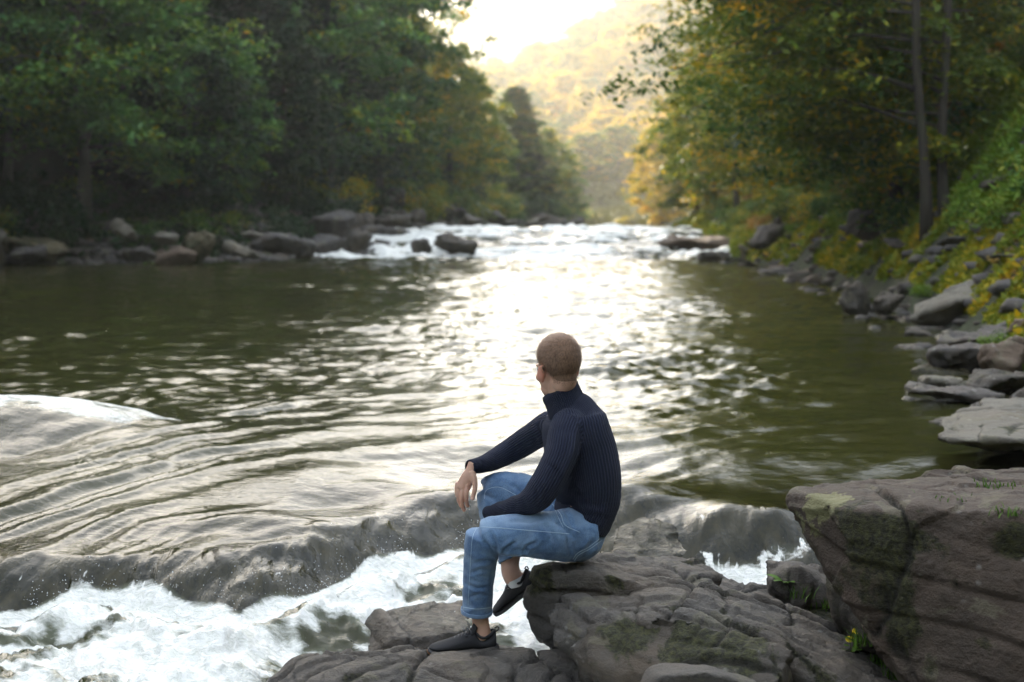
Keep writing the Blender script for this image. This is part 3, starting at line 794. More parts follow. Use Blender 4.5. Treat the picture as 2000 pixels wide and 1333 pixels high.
# right bank
PROTO['twin'] = broadleaf(301, H=10.5, crown_r=2.9, crown_lo=.20, n_limb=84, clus=11, per=54, leaf=.088, trunk_r=.072, bias=(-.95, .15), trunks=2, droop=.3, spread=.38, nofront=True)
tree('twin', 'leaf_olive', X(1822, 22.5), 22.5, 'large twin-trunked tree on the right slope, yellow-flecked branches reaching over the river', rz=0)
PROTO['right0'] = broadleaf(302, H=13, crown_r=3.6, crown_lo=.08, n_limb=70, clus=12, per=50, leaf=.105, trunk_r=.13, bias=(-.45, -.2), droop=.35)
tree('right0', 'leaf_olive', X(1720, 33), 33, 'bushy tree with branches sweeping down to the right shore, behind the twin-trunked one', rz=0)
tree('right0', 'leaf_green', X(1750, 27.5), 27.5, 'green tree filling the space left of the twin trunks', rz=.4, scale=.85)
tree('right0', 'leaf_olive', X(1580, 44), 44, 'yellow-green tree edging the bright valley on the right bank', rz=.2, scale=.98)
tree('broad0', 'leaf_olive', X(1440, 56), 56, 'hazy tree with gold-lit leaves at the bend of the right bank', rz=1, scale=.66)
tree('low1', 'leaf_olive', X(1360, 72), 72, 'small golden tree low at the far end of the right bank', scale=.9)
tree('low0', 'leaf_olive', X(1395, 64), 64, 'rounded golden green tree low on the far right bank', scale=.9)
tree('low0', 'leaf_yellow', X(1290, 112), 112, 'bright yellow tree low over the meadow at the river bend', scale=.95)
tree('broad1', 'leaf_dark', X(1990, 33), 33, 'dark tree high up at the right edge of the picture', scale=.8)
tree('conifer1', 'needle', X(1905, 36), 36, 'dark spruce behind the grassy top of the right slope', name='spruce_tree', scale=.8)
PROTO['thin'] = broadleaf(305, H=10, crown_r=2.2, crown_lo=.5, n_limb=30, clus=10, per=36, leaf=.11, trunk_r=.09)
tree('thin', 'leaf_green', X(1752, 29), 29, 'thin-stemmed tree seen just left of and behind the twin trunks', rz=0)
placed = []; tries = 0
while len(placed) < 46 and tries < 4000:
    tries += 1
    y = rr.uniform(26, 110); x = rr.uniform(6, 40)
    sr = x - float(xr(y))
    if sr < 5.5 or sr > 26 or x > .5 * y + 2: continue
    pxr = 1000 + FPX * x / y
    if pxr - 3.0 * FPX / y < 1300: continue
    if y < 38 and pxr > 1720: continue
    if any((x - a) ** 2 + (y - b) ** 2 < 8 for a, b in placed): continue
    placed.append((x, y)); k = rr.choice(['broad0', 'broad1', 'broad2', 'low0', 'low1', 'conifer0'])
    con = k.startswith('con')
    tree(k, 'needle' if con else rr.choice(['leaf_olive', 'leaf_green', 'leaf_dark']), x, y, ('dark spruce' if con else 'mixed green and gold tree') + ' in the wood above the right bank', name='spruce_tree' if con else 'broadleaf_tree', group='trees of the wood above the right bank', scale=rr.uniform(.6, .85))

# the sunlit far slope, tree by tree
n = 0; tries = 0; placed = []
while n < 240 and tries < 20000:
    tries += 1
    y = rr.uniform(178, 345); px = rr.uniform(900, 1420); x = (px - 1000) / FPX * y
    z = gz(x, y)
    py = HOR - (z + 6 - CAMZ) / y * FPX
    if py < -60: continue
    if any((x - a) ** 2 + (y - b) ** 2 < 22 for a, b in placed): continue
    placed.append((x, y))
    k = rr.choice(['far0', 'far1']); q = rr.random()
    if q < .05: mt, kk, lb, nm = 'needle', 'conifer0', 'dark spruce on the sunlit far slope', 'spruce_tree'
    elif q < .3: mt, kk, lb, nm = 'leaf_olive', k, 'green-gold tree on the sunlit far slope', 'broadleaf_tree'
    else: mt, kk, lb, nm = 'leaf_yellow', k, 'yellow autumn tree on the sunlit far slope', 'broadleaf_tree'
    tree(kk, mt, x, y, lb + (', high up' if z > 40 else ', midway up' if z > 18 else ', near its foot') + (' left of centre' if px < 1040 else ' beside the bright gap' if px < 1170 else ' on its right part'), name=nm, group='trees on the sunlit far slope', scale=rr.uniform(.6, 1.15) * (.5 if kk[0] == 'c' else 1), z=z - .8, sz=.85)
    n += 1

# the hazy wood beyond, one mass
rngf = np.random.default_rng(9); cs, ts = [], []
for i in range(2600):
    y = rngf.uniform(440, 900); x = rngf.uniform(-.14, .2) * y
    z = gz(x, y); h = rngf.uniform(9, 15); r = rngf.uniform(2.6, 4.6)
    m = 26; th_ = rngf.uniform(0, 6.28, m); u = rngf.uniform(0, 1, m); rr_ = r * np.sqrt(np.clip(1 - u, .05, 1)) * rngf.uniform(.7, 1.05, m)
    cs.append(np.stack([x + rr_ * np.cos(th_), y + rr_ * np.sin(th_), z + h * (.25 + .75 * u)], 1)); ts.append(np.clip(rngf.normal(rngf.uniform(.1, .9), .08, m), 0, 1))
tag(obj('far_woods', crown_mesh('far_woods', np.vstack(cs), 2.3, rngf, np.concatenate(ts)), M['leaf_olive']), 'hazy wooded ridge closing the valley', 'woods', kind='stuff')

# shrubs ------------------------------------------------------------
def shrub(i, mat, px, d, label, scale=1.0, group=None, sz=None, dx=0):
    x = X(px, d) + dx
    return tree('bush%d' % (i % 4), mat, x, d, label, name='shrub', cat='shrub', group=group, scale=scale, sz=sz, dz=-.05)
shrub(0, 'leaf_dark', 90, 43.8, 'tall dark green shrub on the left bank beside the pale trunk foot', 1.5, sz=1.2)
shrub(1, 'leaf_green', 318, 43.0, 'upright light green shrub behind the shore rocks on the left', .75, sz=1.5)
shrub(2, 'leaf_green', 365, 42.7, 'grass-green rounded shrub behind the brown pointed rock', .7)
shrub(3, 'leaf_green', 420, 43.5, 'yellow-green shrub standing left of the flat overhanging boulder', .8, sz=1.2)
shrub(1, 'leaf_dark', 195, 41.9, 'small dark shrub at the water line on the left shore', .55)
shrub(0, 'leaf_green', 60, 41.8, 'pale green low shrub above the big rock at the left edge', .7)
for i in range(46):
    y = rr.uniform(42, 58); x = float(xl(y)) - rr.uniform(1.2, 6)
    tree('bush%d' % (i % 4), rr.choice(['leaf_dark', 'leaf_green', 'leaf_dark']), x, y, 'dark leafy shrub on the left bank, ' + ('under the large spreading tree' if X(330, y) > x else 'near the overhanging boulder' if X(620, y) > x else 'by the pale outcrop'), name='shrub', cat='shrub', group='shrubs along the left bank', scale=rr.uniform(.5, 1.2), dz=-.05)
for i in range(44):
    y = rr.uniform(58, 118); x = float(xl(y)) - rr.uniform(.9, 5)
    tree('bush%d' % (i % 4), rr.choice(['leaf_dark', 'leaf_green', 'leaf_olive']), x, y, 'hazy shrub on the headland, ' + ('behind the left rapids' if y < 75 else 'halfway to the tip' if y < 98 else 'near its tip'), name='shrub', cat='shrub', group='shrubs on the headland', scale=rr.uniform(.7, 1.5), dz=-.05)
for i in range(190):
    y = rr.uniform(14, 60); sx = rr.uniform(.9, 7); x = float(xr(y)) + sx
    if x > .47 * y + 1: continue
    if y < 16 and sx < 3: continue
    top = sx > 5
    m = rr.choice(['grass', 'leaf_green', 'leaf_green', 'leaf_olive'] if top else ['leaf_olive', 'rust_leaf', 'leaf_green', 'grass', 'leaf_olive', 'leaf_green'])
    lb = {'grass': 'fresh green bush on the upper right slope', 'leaf_green': 'green bush on the right slope', 'leaf_olive': 'olive bush on the right slope', 'rust_leaf': 'rust-tinged bush on the right slope', 'leaf_dark': 'dark green bush on the right slope'}[m]
    tree('bush%d' % (i % 4), m, x, y, lb + (', near the flat slab' if y < 18 else ', level with the twin trunks' if y < 27 else ', beyond the twin trunks'), name='shrub', cat='shrub', group='bushes on the right slope', scale=rr.uniform(.45, 1.05) * (1.1 if top else .8), dz=-.05)
for i in range(40):
    y = rr.uniform(118, 165); px = rr.uniform(1130, 1400); x = X(px, y)
    if x < float(xr(y)): continue
    tree('bush%d' % (i % 4), rr.choice(['meadow', 'leaf_olive', 'meadow']), x, y, 'pale green bush on the meadow at the river bend', name='shrub', cat='shrub', group='bushes on the far meadow', scale=rr.uniform(.8, 1.7), dz=-.05)

# ground cover ------------------------------------------------------
def cover(name, label, n, ymin, ymax, side, smin, smax, leaf, mat, seed, long=2.2, kcl=4.0):
    rng = np.random.default_rng(seed)
    y = rng.uniform(ymin, ymax, n * 4); s_ = rng.uniform(smin, smax, n * 4)
    x = (xr(y) + s_) if side > 0 else (xl(y) - s_)
    keep = (np.abs(x) < .5 * y + 2) & (perlin(st3(x * .9, y * .9, seed)) > -.12)
    x, y = x[keep][:n], y[keep][:n]
    z = ground_z(x, y) + np.abs(rng.normal(0, 1, len(x))) * leaf * .9
    tnt = np.clip(.5 + .35 * perlin(st3(x * .7, y * .7, seed + 1.5)) + rng.normal(0, .12, len(x)), 0, 1)
    tag(obj(name, crown_mesh(name, np.stack([x, y, z], 1), leaf, rng, tnt, .1, long), M[mat]), label, 'ground cover', kind='stuff')
cover('ground_cover', 'small green and yellow plants covering the near part of the right slope', 90000, 11, 24, 1, .5, 5, .055, 'leaf_olive', 411)
cover('ground_cover', 'green and olive ground plants covering the right slope', 90000, 23, 75, 1, .4, 9, .12, 'leaf_olive', 401)
cover('grass', 'fresh grass on the upper right slope', 70000, 15, 42, 1, 1.3, 8, .085, 'grass', 402, 4.0)
cover('fallen_leaves', 'rust brown leaves and low plants lying on the right slope', 16000, 9, 40, 1, .8, 9, .06, 'rust_leaf', 403, 1.4)
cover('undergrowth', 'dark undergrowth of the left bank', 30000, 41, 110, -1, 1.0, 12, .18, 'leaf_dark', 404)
cover('meadow_grass', 'pale meadow grass at the river bend', 16000, 112, 175, 1, .5, 40, .4, 'meadow', 405, 3.0)

# trees of the left bank nearer than the frame shows whole: they darken the pool's reflections
for i in range(22):
    y = 8 + i * 1.5; x = float(xl(y)) - rr.uniform(.8, 5)
    tree(['broad0', 'broad1', 'broad2', 'conifer0'][i % 4], 'leaf_dark', x, y, 'dark tree on the near left bank, mirrored in the pool', group='trees of the near left bank', scale=rr.uniform(.8, 1.1))

cover('ground_cover', 'low plants on the near right bank behind the massive boulder', 16000, 3, 13, 1, 1.4, 7, .05, 'leaf_olive', 421)
# ------------------------------------------------------------------ foreground rocks
A = at
def pts(*rows): return [A(*r) for r in rows]
rock('boulder', [
    pts((1655, 1003, 4.72), (1760, 998, 4.66), (1940, 998, 4.50), (2300, 1000, 4.25),
        (1556, 962, 5.02), (1600, 958, 5.25), (1785, 957, 5.55), (1880, 922, 5.85), (2300, 905, 6.0),
        (1550, 1005, 4.93), (1572, 1050, 4.88), (1612, 1110, 4.80),
        (1700, 1245, 4.62), (1795, 1345, 4.45), (2300, 1480, 4.0), (1900, 1500, 4.4),
        (1700, 1230, 5.3), (2300, 1400, 6.0))],
    'rock_boulder', 'massive brown boulder with a flat pale top, filling the lower right corner', 'boulder',
    voxel=.010, sm=1, amp=.030, freq=2.2, strata=.022, bed=(.12, -.1, 1), seed=1, crack=.022, fine=.003, stepn=6,
    moss_at=[(1690, 1075, 4.7, .16), (1725, 1110, 4.65, .13), (1790, 1080, 4.65, .09), (1750, 1150, 4.62, .10), (1620, 1090, 4.8, .08), (1640, 1120, 4.75, .09), (1990, 1060, 4.45, .06), (1780, 1230, 4.55, .09), (1830, 1290, 4.5, .08)],
    lichen_at=[(1610, 985, 4.85, .075), (1640, 992, 4.8, .05), (1603, 1030, 4.87, .05), (1568, 1020, 4.92, .04)])
rock('boulder', [
    pts((1655, 1000, 4.67), (1700, 984, 4.85), (2300, 985, 4.6), (1668, 1050, 4.62), (1640, 1130, 4.64), (1700, 1200, 4.52), (1740, 1150, 4.45), (1745, 1010, 4.5), (1860, 1190, 4.42)), ],
    'rock_boulder', 'upright slab leaning on the massive boulder, dark moss down its face', 'boulder',
    voxel=.013, sm=2, amp=.02, freq=3.0, strata=.014, bed=(.3, -.1, 1), seed=5, crack=.02, fine=.002) if False else None
rock('rock_slab', [
    pts((1045, 1110, 5.45), (1180, 1083, 5.75), (1300, 1100, 5.65), (1405, 1128, 5.5), (1330, 1155, 5.2), (1150, 1118, 5.22), (1060, 1122, 5.25),
        (1015, 1165, 5.45), (1020, 1192, 5.35), (1062, 1265, 5.35), (1090, 1290, 5.3), (1350, 1300, 5.2), (1150, 1300, 5.9), (1400, 1250, 5.7)),
    ],
    'rock', 'dark rock the person sits on, its undercut left end above white water', seed=2,
    voxel=.011, sm=1, amp=.030, freq=3.2, strata=.026, groove=((.4, 1, 0), 5, .012), moss_at=[(1130, 1160, 5.3, .08), (1200, 1140, 5.2, .06), (1060, 1140, 5.3, .07)], bed=(.18, .1, 1), crack=.016, fine=.002)
rock('rock_slab', [
    pts((1205, 1083, 5.95), (1300, 1092, 6.0), (1390, 1112, 5.8), (1500, 1160, 5.5), (1640, 1205, 5.3), (1770, 1285, 5.0), (1700, 1300, 4.9), (1560, 1225, 5.1), (1400, 1150, 5.45), (1230, 1095, 5.75),
        (1250, 1200, 5.8), (1500, 1300, 5.5), (1720, 1400, 5.0))],
    'rock', 'long sloping slab running down right behind the seat rock', seed=3,
    voxel=.012, sm=1, amp=.022, freq=3.0, strata=.026, groove=((.5, 1, 0), 6, .014), moss_at=[(1600, 1210, 5.2, .12), (1700, 1270, 5.0, .10)], bed=(.45, .1, 1), crack=.014, fine=.002, stepn=12)
rock('rock_slab', [
    pts((1078, 1200, 5.15), (1110, 1178, 5.2), (1270, 1152, 5.25), (1290, 1135, 5.3), (1345, 1142, 5.3), (1500, 1172, 5.2), (1600, 1222, 5.05), (1700, 1280, 4.85), (1800, 1350, 4.7),
        (1310, 1195, 4.85), (1240, 1218, 4.82), (1400, 1210, 4.80), (1560, 1280, 4.6), (1660, 1360, 4.5),
        (1085, 1235, 5.08), (1090, 1262, 5.0), (1180, 1340, 5.0), (1500, 1500, 4.8), (1750, 1500, 4.8))],
    'rock', 'broad ribbed slab sloping down to the lower right in front of the seat rock', seed=4,
    voxel=.0095, sm=1, amp=.026, freq=3.0, strata=.028, bed=(.42, .25, 1), crack=.026, fine=.003, stepn=14, groove=((.55, 1, 0), 8.5, .018),
    moss_at=[(1215, 1155, 5.2, .05)])
rock('rock_slab', [
    pts((1108, 1265, 4.86), (1165, 1218, 4.88), (1300, 1196, 4.80), (1480, 1245, 4.60), (1545, 1270, 4.5), (1530, 1315, 4.40),
        (1125, 1282, 4.78), (1200, 1325, 4.68), (1290, 1345, 4.55), (1500, 1360, 4.35), (1150, 1400, 4.8), (1550, 1400, 4.6))],
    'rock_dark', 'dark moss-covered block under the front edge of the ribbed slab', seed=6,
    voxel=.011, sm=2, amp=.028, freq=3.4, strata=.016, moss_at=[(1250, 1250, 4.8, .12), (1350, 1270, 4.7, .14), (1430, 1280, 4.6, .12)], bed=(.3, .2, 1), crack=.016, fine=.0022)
rock('rock', [
    pts((1248, 1333, 4.35), (1262, 1305, 4.4), (1300, 1290, 4.45), (1380, 1298, 4.42), (1470, 1322, 4.35), (1500, 1345, 4.3), (1380, 1312, 4.22), (1290, 1320, 4.22), (1240, 1420, 4.3), (1480, 1420, 4.3))],
    'rock', 'small rounded pale rock cut by the bottom edge', seed=7, chip=.006, njoint=0,
    voxel=.01, sm=6, amp=.008, freq=4, strata=.004, crack=.006, fine=.0015)
rock('rock_slab', [
    pts((520, 1336, 5.0), (575, 1290, 5.10), (640, 1286, 5.2), (740, 1286, 5.3), (835, 1273, 5.36), (970, 1276, 5.36), (1040, 1272, 5.36), (1108, 1292, 5.2), (1135, 1308, 5.1), (1175, 1345, 4.9), (960, 1300, 5.0), (700, 1312, 4.95), (560, 1345, 4.85),
        (500, 1400, 5.0), (1180, 1420, 4.9), (800, 1420, 4.8), (1050, 1380, 5.45), (600, 1380, 5.3))],
    'rock', 'flat grey rock under the planted shoe along the bottom edge', seed=8,
    voxel=.0095, sm=1, amp=.016, freq=2.6, strata=.018, bed=(-.3, .1, 1), crack=.028, fine=.0025, groove=((1, -.75, 0), 5.5, .022))
rock('rock', [
    pts((1048, 1272, 5.2), (1120, 1264, 5.25), (1170, 1290, 5.0), (1200, 1335, 4.9), (1100, 1305, 5.0), (1060, 1340, 5.0), (1210, 1400, 4.95))],
    'rock', 'flat grey wedge of rock between the foot rock and the moss-covered block', seed=9, njoint=1, voxel=.01, sm=3, amp=.01, strata=.008, crack=.012, fine=.0015)
rock('rock', [
    pts((1494, 1095, 5.55), (1560, 1096, 5.7), (1625, 1125, 5.6), (1622, 1145, 5.35), (1545, 1108, 5.3), (1505, 1140, 5.35), (1560, 1180, 5.25), (1620, 1180, 5.3), (1640, 1260, 5.4), (1510, 1190, 5.5))],
    'rock', 'brown block carrying a green weed, wedged at the left foot of the massive boulder', seed=10, njoint=2, voxel=.011, sm=3, amp=.014, freq=4, strata=.01, crack=.012, fine=.002)
rock('rock', [
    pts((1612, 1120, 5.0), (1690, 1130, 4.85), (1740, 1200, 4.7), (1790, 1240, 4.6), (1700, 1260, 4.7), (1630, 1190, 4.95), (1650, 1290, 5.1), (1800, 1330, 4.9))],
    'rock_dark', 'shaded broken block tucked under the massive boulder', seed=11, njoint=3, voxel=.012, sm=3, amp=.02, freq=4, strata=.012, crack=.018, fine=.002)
rock('rock', [
    pts((692, 1240, 5.75), (735, 1192, 5.80), (800, 1180, 5.88), (900, 1172, 6.0), (960, 1185, 6.05), (900, 1232, 5.62), (780, 1245, 5.58), (700, 1295, 5.58), (860, 1330, 5.5), (980, 1300, 5.8), (700, 1320, 5.8))],
    'rock_wet', 'wet brown rock in the white water behind the planted shoe', seed=12, njoint=2, voxel=.012, sm=4, amp=.018, freq=3, strata=.012, crack=.014, fine=.002)
rock('rock', [
    pts((1190, 1085, 6.3), (1205, 1025, 6.55), (1260, 1012, 6.65), (1320, 1028, 6.55), (1345, 1075, 6.3), (1330, 1110, 6.2), (1220, 1110, 6.2), (1270, 1060, 6.9))],
    'rock_mossy', 'mossy rock with water sliding over it, just right of the seated man', seed=13, njoint=1, voxel=.013, sm=4, amp=.02, freq=4, crack=.01, fine=.002)
# dark submerged ledge that shows through the falls
rock('flat_rock', [
    pts((1822, 850, 7.55), (1838, 812, 8.2), (1880, 795, 8.5), (1935, 778, 8.9), (2300, 770, 9.0), (1850, 866, 7.45), (2000, 862, 7.25), (2300, 870, 7.2), (1960, 880, 8.0))],
    'rock_pale', 'flat pale lichen-ringed slab jutting out over the water at the right edge', seed=14,
    voxel=.02, sm=3, amp=.02, freq=1.6, strata=.012, crack=.012, fine=.003)
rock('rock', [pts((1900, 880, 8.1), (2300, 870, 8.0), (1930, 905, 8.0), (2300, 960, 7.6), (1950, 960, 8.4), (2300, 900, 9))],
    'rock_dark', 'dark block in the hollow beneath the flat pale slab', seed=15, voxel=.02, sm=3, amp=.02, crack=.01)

# bank stones: shared shapes -----------------------------------------
def stone_proto(seed, sx, sy, sz, flat=.0, voxel=.04, amp=.05):
    rng = np.random.default_rng(seed)
    P = rng.normal(size=(16, 3)); P /= np.linalg.norm(P, axis=1)[:, None]
    P *= rng.uniform(.8, 1.1, 16)[:, None]; P[:, 2] = np.clip(P[:, 2], -.75 + flat, .75 - flat)
    P *= (sx, sy, sz)
    me = rock_from([[Vector(p) for p in P]], voxel=voxel, sm=1, amp=amp, freq=1.7, strata=.035, seed=seed, crack=.03, fine=.008, stepn=5, chip=.06, chip_size=.5, njoint=2)
    return me
ST = [stone_proto(500 + i, *[(.6, .5, .42), (.62, .45, .30), (.55, .55, .5), (.75, .5, .24), (.5, .42, .46), (.8, .55, .2), (.6, .6, .36), (.9, .6, .28)][i], flat=(0, .1, 0, .25, 0, .3, 0, .2)[i]) for i in range(8)]
def stone(i, x, y, z, s, mat, label, group=None, rot=None, name='rock'):
    me = ST[i % 8]
    o = bpy.data.objects.new(name, me); COL.objects.link(o)
    if len(me.materials) == 0: me.materials.append(None)
    o.material_slots[0].link = 'OBJECT'; o.material_slots[0].material = M[mat]
    o.location = (x, y, z); o.scale = s if hasattr(s, '__len__') else (s,) * 3
    o.rotation_euler = rot if rot is not None else (random.uniform(-.25, .25), random.uniform(-.25, .25), random.uniform(0, 6.28))
    return tag(o, label, 'rock', group)
def stone_px(i, px, py, d, w, h, mat, label, rot=(0, 0, 0), name='rock', depth=None):
    """a stone centred at photo point, w/h metres"""
    p = at(px, py, d); me = ST[i % 8]; V = verts_of(me); e = V.max(0) - V.min(0)
    s = (w / e[0], (depth or w * .8) / e[1], h / e[2])
    return stone(i, p.x, p.y, p.z, s, mat, label, None, rot, name)
stone_px(7, 555, 478, 44.0, 1.95, .75, 'rock_bank', 'flat overhanging boulder with a dark underside on the left shore', (0, .22, 0), 'boulder')
stone_px(5, 530, 466, 44.3, 1.6, .35, 'rock_pale', 'pale cap slab lying on top of the flat overhanging boulder', (0, .12, .3))
stone_px(0, 345, 503, 41.6, 1.25, .8, 'rock_brown', 'reddish brown pointed rock at the water line on the left shore', (0, .1, .8))
stone_px(4, 383, 486, 42.0, .85, 1.25, 'rock_mossy', 'dark mossy rock leaning against the reddish brown pointed one', (0, .55, .3))
stone_px(1, 325, 466, 42.6, .8, .4, 'rock_pale', 'pale rounded rock resting above the reddish brown pointed one', (0, .1, .1))
stone_px(3, 245, 452, 43.0, .9, .5, 'rock_pale', 'pale tilted rock on the stony left bank below the shrubs', (0, .6, .2))
stone_px(0, 60, 490, 41.4, 2.3, 1.1, 'rock_mossy', 'big dark mossy boulder by the water at the left edge', (0, .3, .2), 'boulder')
stone_px(1, 55, 497, 40.6, 1.15, .5, 'rock_bank', 'grey rock in the mouth of the big mossy boulder at the left edge', (0, -.15, .4))
stone_px(6, -5, 490, 40.8, .7, 1.3, 'rock_pale', 'pale lichened rock cut by the left edge of the picture', (0, .2, 1.2))
stone_px(6, 275, 498, 41.8, 1.0, .5, 'rock_bank', 'low dark rock left of the reddish brown pointed one', (0, 0, 1))
stone_px(3, 475, 492, 42.8, 1.2, .4, 'rock_pale', 'pale tilted slab between the mossy rock and the overhanging boulder', (0, .35, .2))
stone_px(3, 190, 518, 40.2, .22, .12, 'rock_pale', 'small white stone just in the water off the left bank', (0, 0, .2))
stone_px(0, 645, 440, 51.0, 2.0, 1.3, 'rock_bank', 'large pale grey outcrop at the left end of the rapids', (0, .05, 0), 'boulder')
stone_px(0, 635, 478, 49.0, 1.8, .9, 'rock_bank', 'grey block at the water line below the large pale outcrop', (0, .1, 1.5))
stone_px(6, 700, 478, 50.0, 1.2, 1.1, 'rock_dark', 'dark wet rock standing at the left edge of the white rapids', (0, .1, 2.0))
stone_px(7, 745, 455, 55.0, 2.4, .6, 'rock_bank', 'low grey shelf above the left end of the rapids', (0, .12, .3))
stone_px(1, 893, 480, 49.0, 1.5, .65, 'rock_dark', 'dark wet rock with water around it in the middle of the rapids', (0, .2, .2))
stone_px(6, 825, 482, 49.2, .75, .6, 'rock_dark', 'rounded dark rock behind a thin veil of water in the rapids', (0, .1, .9))
stone_px(1, 870, 466, 50.4, 1.0, .4, 'rock_dark', 'small dark rock at the crest of the rapids', (0, .1, 1.9))
stone_px(5, 1395, 478, 52.0, 3.6, .75, 'rock_brown', 'low brown shelf reaching into the rapids from the right bank', (0, 0, .2), 'flat_rock')
stone_px(3, 1400, 500, 44.5, 1.3, .35, 'rock_bank', 'wet stone step at the right end of the rapids', (0, 0, .6))
stone_px(7, 1520, 462, 42.0, 1.9, .8, 'rock_bank', 'grey ledge on the right bank under the sweeping branches', (0, 0, .3), 'flat_rock')
stone_px(0, 1440, 440, 55.0, 1.6, .9, 'rock_dark', 'dark rock below the golden tree on the far right bank', (0, .1, .3))
stone_px(6, 1688, 440, 26.0, .62, .62, 'rock_bank', 'upright lichened rock on the right slope left of the twin trunks', (.2, .3, .3))
stone_px(0, 1878, 590, 17.0, 1.2, .5, 'rock_pale', 'large lichen-spotted rock above the right shore', (0, -.15, .2), 'boulder')
stone_px(4, 1672, 588, 19.6, .42, .50, 'rock_dark', 'dark tilted block at the water line on the right shore', (0, -.5, .2))
stone_px(0, 1735, 590, 18.6, .5, .35, 'rock_dark', 'low dark rock right of the tilted block on the shore', (0, .2, 1.4))
stone_px(4, 1980, 704, 11.6, .55, .42, 'rock_brown', 'upright brown block at the right edge above the shore slabs', (0, .1, .3))
stone_px(6, 1895, 703, 12.2, .75, .30, 'rock_bank', 'rounded grey rock among the slabs left of the upright brown block', (0, .1, 1.0))
stone_px(5, 1870, 768, 10.2, .60, .11, 'rock_bank', 'thin slab lying at the water line at the right edge', (0, .05, .2), 'flat_rock')
stone_px(3, 1845, 745, 10.9, .42, .10, 'rock_pale', 'thin pale slab above the water line slab on the right', (0, .05, .5), 'flat_rock')
stone_px(7, 1960, 745, 10.6, .65, .16, 'rock_dark', 'dark slab beneath the upright brown block', (0, .05, .2), 'flat_rock')
stone_px(5, 1940, 660, 13.8, 1.0, .22, 'rock_bank', 'wide flat slab stacked midway up the right shore', (0, -.1, .2), 'flat_rock')

rs = np.random.default_rng(31)
SN = {'rock_bank': 'grey', 'rock_brown': 'brown', 'rock_dark': 'dark', 'rock_pale': 'pale', 'rock_mossy': 'mossy', 'rock_boulder': 'brown'}
for i in range(90):      # left bank rubble
    y = rs.uniform(40.5, 56); x = float(xl(y)) - rs.uniform(-.9, 4.5) ** 1 
    s_ = rs.uniform(.25, .85) * (1.15 if rs.random() < .15 else 1)
    if x < -.5 * y: continue
    stone(i, x, y, max(gz(x, y), zriver(y) - .1) + .06 * s_, s_, (mq := rs.choice(['rock_bank', 'rock_bank', 'rock_brown', 'rock_dark', 'rock_dark', 'rock_mossy'])), SN[mq] + ' angular stone on the left bank, ' + ('at the water line' if x > float(xl(y)) - 1 else 'up the bank') + (' below the spreading tree' if x < X(330, y) else ' by the overhanging boulder' if x < X(620, y) else ' by the pale outcrop'), 'stones of the left bank')
for i in range(48):       # headland cliff
    y = rs.uniform(56, 119); x = float(xl(y)) - rs.uniform(-.4, 2.2)
    s_ = rs.uniform(.7, 1.6)
    stone(i, x, y, max(gz(x, y), zriver(y) - .1) + .25 * s_, s_, (mq := rs.choice(['rock_dark', 'rock_bank', 'rock_dark'])), ('dark' if mq == 'rock_dark' else 'grey') + ' cliff block at the foot of the headland, ' + ('behind the left rapids' if y < 75 else 'halfway along' if y < 98 else 'near its tip'), 'blocks of the headland cliff')
for i in range(135):      # right shore
    y = 8.8 + (rs.random() ** 1.25) * 38; sx = rs.uniform(-.35, 1.9) if rs.random() < .8 else rs.uniform(1.5, 6)
    x = float(xr(y)) + sx
    s_ = (rs.uniform(.25, .75) if sx < 2 else rs.uniform(.3, .8)) * np.interp(y, [8, 20, 45], [.55, .8, 1.2])
    stone(i + (3 if rs.random() < .5 else 0), x, y, max(gz(x, y), zriver(y) - .05) + .09 * s_, (s_, s_, s_ * .8), (mq := rs.choice(['rock_bank', 'rock_dark', 'rock_dark', 'rock_brown', 'rock_mossy'])), SN[mq] + ' angular slab on the right shore, ' + ('at the water line' if sx < .7 else 'set back') + (' near the flat pale slab' if y < 15 else ' below the twin trunks' if y < 25 else ' towards the rapids'), 'stones of the right shore',
          (rs.uniform(-.15, .25), rs.uniform(-.3, .1), rs.uniform(0, 6.28)))
# stones on the unseen near right bank and around the big boulder
for i in range(6):
    y = rs.uniform(6.5, 9); x = float(xr(y)) + rs.uniform(1.2, 3.2)
    stone(i, x, y, gz(x, y) + .1, rs.uniform(.5, 1.0), 'rock_boulder', 'half-buried stone on the bank behind the massive boulder', 'stones behind the massive boulder')

# small rubble, joined: too many and too small to tell apart
def rubble(name, label, n, side, ymin, ymax, smin, smax, s0, s1, mat, seed):
    rng = np.random.default_rng(seed); base = []
    for k in range(6):
        bm = bmesh.new(); q = rng.normal(size=(12, 3)); q /= np.linalg.norm(q, axis=1)[:, None]; q *= (1, .8, .45)
        hull_bm(bm, [Vector(p) for p in q]); bmesh.ops.triangulate(bm, faces=bm.faces)
        me = bpy.data.meshes.new('t'); bm.to_mesh(me); bm.free()
        base.append((verts_of(me), np.array([tuple(p.vertices) for p in me.polygons])))
    Ps = []
    for i in range(n):
        y = ymin * (ymax / ymin) ** rng.random() if side > 0 else rng.uniform(ymin, ymax)
        o = rng.uniform(smin, smax); x = float(xr(y)) + o if side > 0 else float(xl(y)) - o
        if abs(x) > .45 * y + 1: continue
        s_ = rng.uniform(s0, s1); V, F = base[i % 6]; a = rng.uniform(0, 6.28); R_ = np.array(Matrix.Rotation(a, 3, 'Z') @ Matrix.Rotation(rng.uniform(-.4, .4), 3, 'X'))
        Ps.append((V @ R_.T * s_ + (x, y, max(gz(x, y), zriver(y) - .06) + .12 * s_), F))
    V, F = join_np(Ps); return tag(obj(name, mesh_np(name, V, F, smooth=False), M[mat]), label, 'rubble', kind='stuff')
rubble('rubble', 'small broken stones along the right shore', 700, 1, 9, 60, -.5, 3.2, .06, .26, 'rock_bank', 41)
